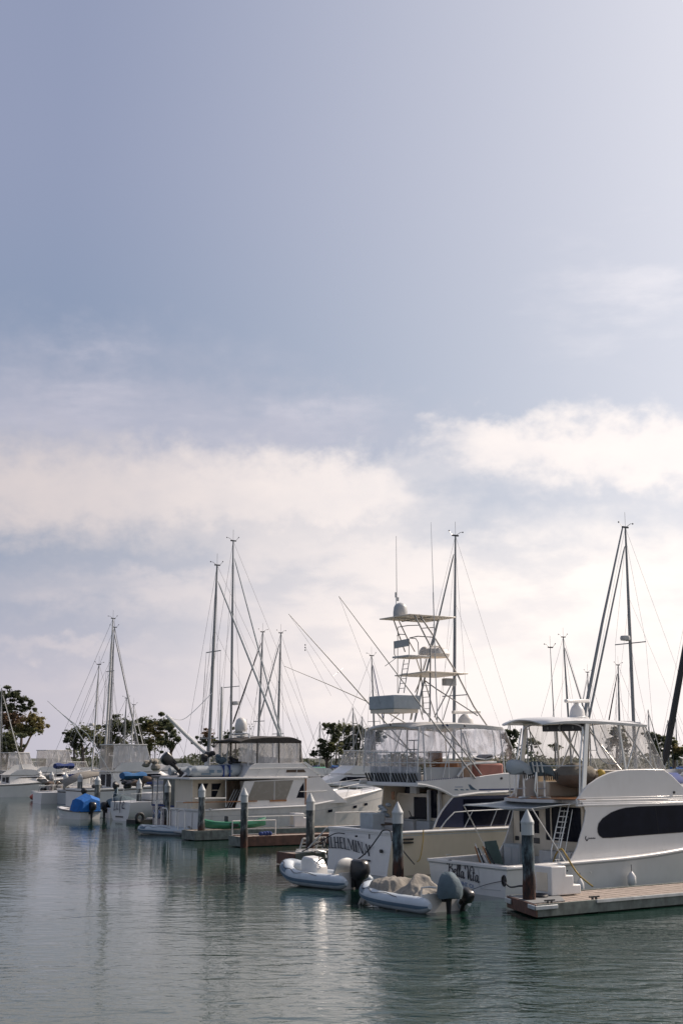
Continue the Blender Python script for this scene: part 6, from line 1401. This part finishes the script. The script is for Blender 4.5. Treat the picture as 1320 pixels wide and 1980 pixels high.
SB('sailing boat with mast and dark jib between the twin jibs and the tallest right mast', (1194, 1286), (1198, 1464), 130, hd=-122, jib='d', spr=(.2,), w=1.2, jibto=(1175, 1400, 0))
SB('sailing boat with thin pale pole mast left of the near yacht radar', (1063, 1252), (1074, 1464), 100, hd=58, L=9, jib=None, spr=(), w=.5, wires=False)
SB('sailing boat beyond the frame edge with a thick black furled jib at far right', (1366, 980), (1394, 1464), 62, hd=-122, L=13, jib='d', w=2.8, spr=(.5,), jibto=(1283, 1480, 0))
far = [(682, 1368, 683, 190), (655, 1392, 655, 230), (664, 1388, 666, 235), (618, 1395, 618, 250), (640, 1400, 640, 250), (700, 1385, 701, 210), (302, 1395, 300, 220), (330, 1400, 329, 240), (1290, 1392, 1292, 210), (1305, 1380, 1308, 230), (1018, 1400, 1020, 240), (4, 1330, 0, 160), (575, 1425, 574, 200), (985, 1392, 986, 230), (1252, 1372, 1256, 190)]
labs = ['centre, taller than its neighbours beside the tree', 'centre, thin mast near the middle of the central tree', 'centre, thin mast just right of the middle of the central tree', 'centre, over the left part of the central tree', 'centre, before the left half of the central tree', 'centre, at the right edge of the central tree', 'left, over the tree group', 'left, at the right end of the tree group', 'far right, left of the frame edge', 'far right, nearest the frame edge', 'behind the near yacht left hardtop leg', 'at the far left edge before the big tree', 'right of the dark canvas top', 'between the two yachts', 'right of the clear curtains of the near yacht']
for (x, y, xb, Y), l in zip(far, labs): SB('distant sailing boat '+l, (x, y), (xb, 1464), Y, hd=random.choice((58, -122)), L=8.5, jib=random.choice(('w', 'g', None)), spr=(.5,), w=1.25, cover=True, boom=random.choice((NAVYC, BLUEC, TANC)), head=False)
# ================================================================ far shore, trees and the crowd of distant boats
LEAF = []
def leafy(m):
    t = m.node_tree; n = t.nodes; p = n['Principled BSDF']; tr = n.new('ShaderNodeBsdfTranslucent'); mx = n.new('ShaderNodeMixShader'); mx.inputs[0].default_value = .45
    t.links.new(p.inputs['Base Color'].links[0].from_socket, tr.inputs[0]); t.links.new(p.outputs[0], mx.inputs[1]); t.links.new(tr.outputs[0], mx.inputs[2]); t.links.new(mx.outputs[0], n['Material Output'].inputs[0])
for i, c in enumerate([(.085, .098, .050), (.135, .142, .062), (.21, .175, .07), (.18, .115, .07)]):
    m = mat('foliage_%d' % i, c, .7, var=.45, vs=1.2); leafy(m); LEAF.append(m); m.name = ['dark_olive_leaves', 'green_leaves', 'golden_leaves', 'reddish_leaves'][i]
BARK = mat('grey_brown_bark', (.10, .075, .06), .9, var=.3, vs=2)
EARTH = mat('shore_earth', (.045, .05, .032), .95, var=.3, vs=.05)
def shore(name, pts, z, m):
    n = len(pts); mb = MB(); mb.slab(pts, -1, z); return tag(mb.build(name, m, smooth=False), kind='structure')
shore('far_shore', [(-900, 235), (-120, 235), (-60, 262), (200, 275), (900, 260), (900, 2500), (-900, 2500)], 2.2, EARTH)
def tree(label, clumps, trunks, Y, depth=4., leaves=900, size=.5, seed=0, mats=(0, 1, 2)):
    """clumps: (px, py, half width px, half height px, leaf index); trunks: lists of picture points"""
    rnd = random.Random(seed); k = Y/F_PX*1.01; gx = at(trunks[0][0][0], 1464, Y); root = empty('tree', (gx.x, Y, 2.2), 0, label=label, cat='tree', group='eucalyptus trees on the far shore'); o = V((gx.x, Y, 2.2))
    mb = MB()
    for t in trunks:
        pts = [at(px, py, Y+(i*.6 if len(t) > 2 else 0))-o for i, (px, py) in enumerate(t)]; n_ = len(pts); w0 = .32 if t is trunks[0] else .2
        if t is trunks[0]: pts[0].z = -.3
        c = crom(pts, 4); mb.tube(c, [w0*(1-.7*i/len(c)) for i in range(len(c))], 6)
    mb.build('trunk', BARK, root)
    by = {}
    for (px, py, hw, hh, li) in clumps:
        c = at(px, py, Y)-o; rx, rz = hw*k, hh*k; ry = min(depth, (rx+rz)*.7); q = by.setdefault(li, MB()); n_ = int(leaves*4.2*(rx*rz)/4)+260
        subs = [(rnd.gauss(0, .5), rnd.gauss(0, .5), rnd.gauss(0, .5), rnd.uniform(.20, .42), rnd.uniform(.45, .8)) for _ in range(max(9, int(rx*rz*3.2)))]
        for _ in range(n_):
            s_ = rnd.choice(subs); d = V((rnd.gauss(0, 1), rnd.gauss(0, 1), rnd.gauss(0, 1))).normalized()*(s_[3]*rnd.random()**.4); d.z *= s_[4]
            p = V((s_[0]+d.x, s_[1]+d.y, s_[2]+d.z))
            if rnd.random() < .12: p = V((rnd.gauss(0, .45), rnd.gauss(0, .45), rnd.gauss(0, .45)))
            p = c+V((p.x*rx, p.y*ry, p.z*rz)); a = V((rnd.gauss(0, 1), rnd.gauss(0, 1), rnd.gauss(0, .7))).normalized(); b = a.cross(V((rnd.gauss(0, 1), rnd.gauss(0, 1), rnd.gauss(0, 1)))).normalized()
            s1 = size*rnd.uniform(.4, 1.0); q.quad(p-a*s1*.6, p+b*s1*.3, p+a*s1*.6, p-b*s1*.3)
        # limbs that carry each clump
    for li, q in by.items(): q.build('crown', LEAF[li], root, smooth=False)
    return root
tree('large tall eucalyptus at far left with open bare fork below its golden crown', [(14, 1346, 18, 14, 0), (30, 1342, 8, 8, 0), (45, 1351, 9, 7, 0), (60, 1360, 7, 7, 0), (46, 1370, 12, 8, 0), (20, 1368, 18, 9, 0), (2, 1358, 12, 20, 1), (68, 1372, 3, 3, 0), (30, 1392, 26, 18, 3), (62, 1392, 20, 14, 2), (78, 1402, 10, 14, 2), (48, 1410, 22, 12, 1), (66, 1412, 14, 8, 1), (12, 1400, 14, 14, 3)],
     [[(41, 1470), (41, 1458), (42, 1430), (44, 1405)], [(41, 1458), (52, 1440), (60, 1424), (72, 1410)], [(40, 1458), (34, 1448), (28, 1440)], [(3, 1470), (3, 1420), (6, 1380), (12, 1350)], [(20, 1460), (22, 1420), (30, 1380)]], 185, seed=1)
tree('dark dense bushy tree at the far left below the big eucalyptus', [(15, 1425, 26, 14, 0), (26, 1445, 16, 12, 0), (6, 1445, 14, 16, 0), (22, 1420, 12, 5, 1)], [[(16, 1470), (16, 1455), (18, 1440)]], 180, seed=2)
tree('low round tree left of the paired masts', [(146, 1418, 20, 15, 0), (166, 1415, 16, 16, 1), (140, 1430, 12, 10, 0), (185, 1424, 14, 14, 1), (150, 1440, 12, 8, 0), (133, 1420, 7, 8, 0)], [[(162, 1470), (160, 1450), (156, 1430)], [(160, 1455), (175, 1436)], [(144, 1466), (143, 1440)]], 205, seed=3)
tree('wide shrubby tree behind the paired masts', [(228, 1398, 20, 14, 0), (212, 1412, 18, 18, 1), (244, 1412, 16, 16, 0), (226, 1436, 24, 18, 1), (205, 1438, 16, 16, 1), (254, 1400, 10, 8, 0)], [[(228, 1472), (227, 1450), (226, 1425)]], 210, seed=4)
tree('broad olive green tree of the left group', [(288, 1396, 18, 13, 0), (276, 1410, 18, 14, 1), (300, 1414, 20, 16, 2), (290, 1436, 26, 20, 1), (312, 1402, 14, 12, 0), (268, 1432, 14, 18, 1), (320, 1396, 10, 7, 0)], [[(290, 1474), (289, 1452), (290, 1430)]], 200, seed=5)
tree('thin leaved tree at the right end of the left group', [(336, 1418, 12, 12, 0), (326, 1406, 9, 8, 0), (330, 1440, 10, 10, 0), (344, 1430, 6, 7, 0), (322, 1428, 8, 14, 0)], [[(330, 1474), (331, 1452), (333, 1430)], [(331, 1455), (342, 1436)]], 198, leaves=600, seed=6)
tree('small reddish tree behind the tall left masts', [(402, 1420, 12, 11, 3), (392, 1432, 9, 9, 0), (412, 1434, 8, 8, 1), (460, 1416, 9, 10, 0), (470, 1430, 10, 10, 0), (440, 1425, 12, 12, 0)], [[(402, 1470), (402, 1450), (402, 1430)], [(455, 1470), (456, 1430)]], 215, seed=7)
tree('large dark tree in the centre with ragged edge and thin trunks, left half', [(632, 1404, 9, 8, 0), (646, 1404, 8, 7, 0), (640, 1414, 10, 6, 0), (620, 1432, 7, 4, 0), (650, 1420, 14, 9, 0), (640, 1440, 16, 10, 1), (624, 1446, 14, 12, 0), (650, 1448, 14, 12, 1), (606, 1458, 7, 6, 0), (628, 1460, 12, 8, 0)],
     [[(632, 1484), (632, 1470), (640, 1440), (645, 1415)], [(632, 1475), (620, 1450)], [(632, 1472), (648, 1458)]], 222, seed=8)
tree('large dark tree in the centre, right half, with pale bare limb and a reddish patch', [(664, 1410, 14, 12, 1), (678, 1408, 10, 10, 1), (690, 1410, 12, 10, 0), (700, 1418, 12, 10, 1), (680, 1430, 20, 14, 0), (668, 1445, 16, 14, 0), (690, 1448, 18, 12, 0), (714, 1416, 12, 10, 0), (716, 1430, 12, 12, 3), (730, 1425, 14, 16, 0), (712, 1446, 12, 10, 1)],
     [[(688, 1480), (690, 1460), (696, 1430), (688, 1410)], [(650, 1478), (650, 1460), (654, 1440)]], 226, seed=9)
tree('sparse tree between the two big yachts and right of the clear curtains', [(982, 1418, 10, 8, 0), (996, 1420, 9, 8, 0), (984, 1434, 12, 8, 0), (990, 1442, 9, 6, 0), (974, 1424, 6, 6, 0)], [[(986, 1480), (986, 1450), (988, 1430)]], 205, leaves=700, seed=10)
tree('pale distant tree seen under the near yacht hardtop', [(1026, 1432, 10, 5, 1), (1034, 1436, 8, 4, 1), (1018, 1442, 10, 5, 0), (1072, 1444, 12, 8, 0)], [[(1026, 1476), (1026, 1440)], [(1072, 1476), (1072, 1448)]], 300, seed=11)
tree('tall tree seen through the clear curtains of the near yacht', [(1190, 1416, 12, 9, 0), (1186, 1432, 14, 10, 0), (1200, 1425, 12, 12, 1), (1178, 1444, 9, 8, 0), (1206, 1442, 10, 10, 0)], [[(1192, 1478), (1192, 1450), (1194, 1430)]], 215, seed=12)
tree('dark rounded tree right of the clear curtains', [(1262, 1426, 13, 9, 0), (1276, 1432, 12, 10, 0), (1268, 1442, 14, 8, 1), (1256, 1420, 8, 5, 0), (1272, 1452, 12, 7, 0)], [[(1272, 1482), (1273, 1460), (1272, 1440)]], 205, seed=13)
tree('olive tree at the right frame edge behind the black furled jib', [(1296, 1436, 12, 9, 1), (1304, 1448, 12, 9, 2), (1288, 1430, 8, 6, 0), (1318, 1455, 10, 8, 1), (1306, 1462, 10, 7, 0)], [[(1302, 1484), (1302, 1460), (1300, 1440)]], 210, seed=14)
mb = MB(); rnd = random.Random(4)
for _ in range(14000):
    u = rnd.random(); x = -80+280*u; y = 240+rnd.random()*14+(28 if x > -60 else 0); z = 2.2+rnd.random()*(2.4+1.2*math.sin(x*.21)+.8*math.sin(x*.55)); s1 = rnd.uniform(.4, 1.0); a = V((rnd.gauss(0, 1), rnd.gauss(0, 1), rnd.gauss(0, 1))).normalized(); b = a.orthogonal().normalized(); p = V((x, y, z)); mb.quad(p-a*s1*.6, p+b*s1*.35, p+a*s1*.6, p-b*s1*.35)
tag(mb.build('shrub_belt', LEAF[0], smooth=False), label='low dark belt of shrubs along the far shore', cat='shrubs', kind='stuff')
# distant boats moored before the shore
far_spots = [(12, 1510, 175, 60, 'white cruiser at the left edge before the dark tree'), (120, 1512, 190, 60, 'distant white cruiser between the two left trees'), (230, 1506, 175, 60, 'distant white cruiser behind the paired masts'), (352, 1506, 175, 55, 'distant white cruiser under the slanting crane boom'), (560, 1505, 185, 60, 'distant white cruiser behind the motor yacht windscreen'),
             (600, 1508, 165, -110, 'distant white cruiser left of the central tree foot'), (630, 1506, 160, -115, 'distant boat with green cover under the central tree'), (668, 1508, 150, -110, 'distant white cruiser right of the central tree foot'), (985, 1506, 140, 60, 'distant cruiser in the gap between the two big yachts'), (1300, 1512, 110, -115, 'white cruiser with navy cover right of the near yacht bridge'), (1350, 1508, 130, 60, 'white boat cut by the right frame edge')]
far_spots += [(30, 0, 160, 58, 'white cruiser behind the far-left hardtop motor yacht'), (95, 0, 165, 58, 'white cruiser just right of the far-left motor yacht dome'), (250, 0, 150, 58, 'white cruiser left of the blue awning'), (300, 0, 148, 60, 'white cruiser right of the blue awning'), (205, 0, 160, 58, 'white cruiser hidden behind the beige curtained yacht'), (395, 0, 150, 58, 'white cruiser behind the foot of the thick grey mast'), (-20, 0, 150, 58, 'white cruiser cut by the left frame edge'), (165, 0, 190, -115, 'distant cruiser under the low round tree'), (335, 0, 185, -115, 'distant cruiser under the thin leaved tree'), (700, 0, 150, 58, 'distant white cruiser behind the clear curtained boat'), (1020, 0, 130, 58, 'white cruiser seen under the near yacht hardtop'), (1290, 0, 140, 58, 'distant white cruiser left of the frame edge at right')]
for i, (px, py, Y, hd, lab) in enumerate(far_spots):
    g = at(px, 1464, Y); g.z = 0
    d = (g-V((0, 0, CAM_H))); pyw = None
    # waterline pixel of this distance
    yc = Y*CP-CAM_H*SP; zc = -Y*SP-CAM_H*CP; pyw = 990-F_PX*zc/yc
    b, h, zr, w = far_yacht(lab, px, pyw, B=4.0, L=11, z0=1.4, hd=hd, sc=.7+.07*(i % 4), roof=(i % 4 == 0), fly=(i % 5 < 3), vin=VINYLC, name='motor_boat')
    if 'green' in lab or 'navy' in lab:
        mb = MB(); mb.loft([[V((x, -1.5, zr)), V((x, 0, zr+.8)), V((x, 1.5, zr))] for x in (1, 3, 5, 7)], False); mb.build('boat_cover', GREEN if 'green' in lab else NAVYC, b.root, solid=.05)

# small craft and gear along the far-left docks
def small_boat(label, px, py, L, Bm, hd, hm, cov=None, motor=True):
    b = Boat('small_boat', label, 'boat', px, py, Bm, hd); Hull(L, Bm, .7, .95, bow=.6, fine=2.0, dead=-.2).build(b, hm, us=12, cock=L*.6, floor=.25, capw=.1)
    if motor: outboard(b.root, -.2, 0, .6, s=.9)
    if cov:
        mb = MB(); mb.loft([[V((x, -Bm*.46, .75)), V((x, 0, z)), V((x, Bm*.46, .75))] for x, z in ((0, 1.3), (L*.3, 1.7), (L*.6, 1.4), (L*.8, 1.0))], False); mb.build('canvas_cover', cov, b.root, solid=.03)
    return b
small_boat('small grey tender under a white cover left of the red-bowed launch', 44, 1536, 4.5, 1.9, 58, GREYW, OFFW)
small_boat('small dark tender between the second and third piles from the left', 92, 1544, 4.2, 1.8, 58, NAVYH, TANC)
small_boat('small white tender tied beside the white rounded transom, left side', 214, 1582, 3.6, 1.6, 58, OFFW, GRYC)
small_boat('small open white boat behind the blue covered skiff', 178, 1560, 5, 2.0, 58, WHITE)
random.seed(21)
for k, (px, py, Y, m, lab) in enumerate([(24, 1500, 165, TANC, 'beige folded sail bag at the far-left dock'), (88, 1508, 150, TANC, 'beige dock box gear heap by the third pile from the left'), (112, 1518, 140, BIRD, 'brown heap of gear on the dock left of the tarpaulin boat'), (172, 1525, 118, BLACK, 'dark heap of gear above the blue cover'), (243, 1518, 108, BLACK, 'dark heap of gear above the rounded transom'), (284, 1512, 104, BIRD, 'brown heap of gear right of the rounded transom'), (300, 1478, 120, TANC, 'folded beige canvas before the left tree group'), (240, 1478, 128, YELL, 'yellow and beige bundle near the foot of the paired masts'), (66, 1500, 155, OFFW, 'white bundled cover at the far-left dock')]):
    p = at(px, py, Y); e = empty('gear_heap', p, 0, label=lab, cat='deck gear'); mb = MB()
    for q in range(6): mb.ball((random.uniform(-.9, .9), random.uniform(-.4, .4), random.uniform(-.3, .3)), (random.uniform(.25, .5), .35, random.uniform(.15, .35)), 8, 5, .12)
    mb.build('bundle', m, e)
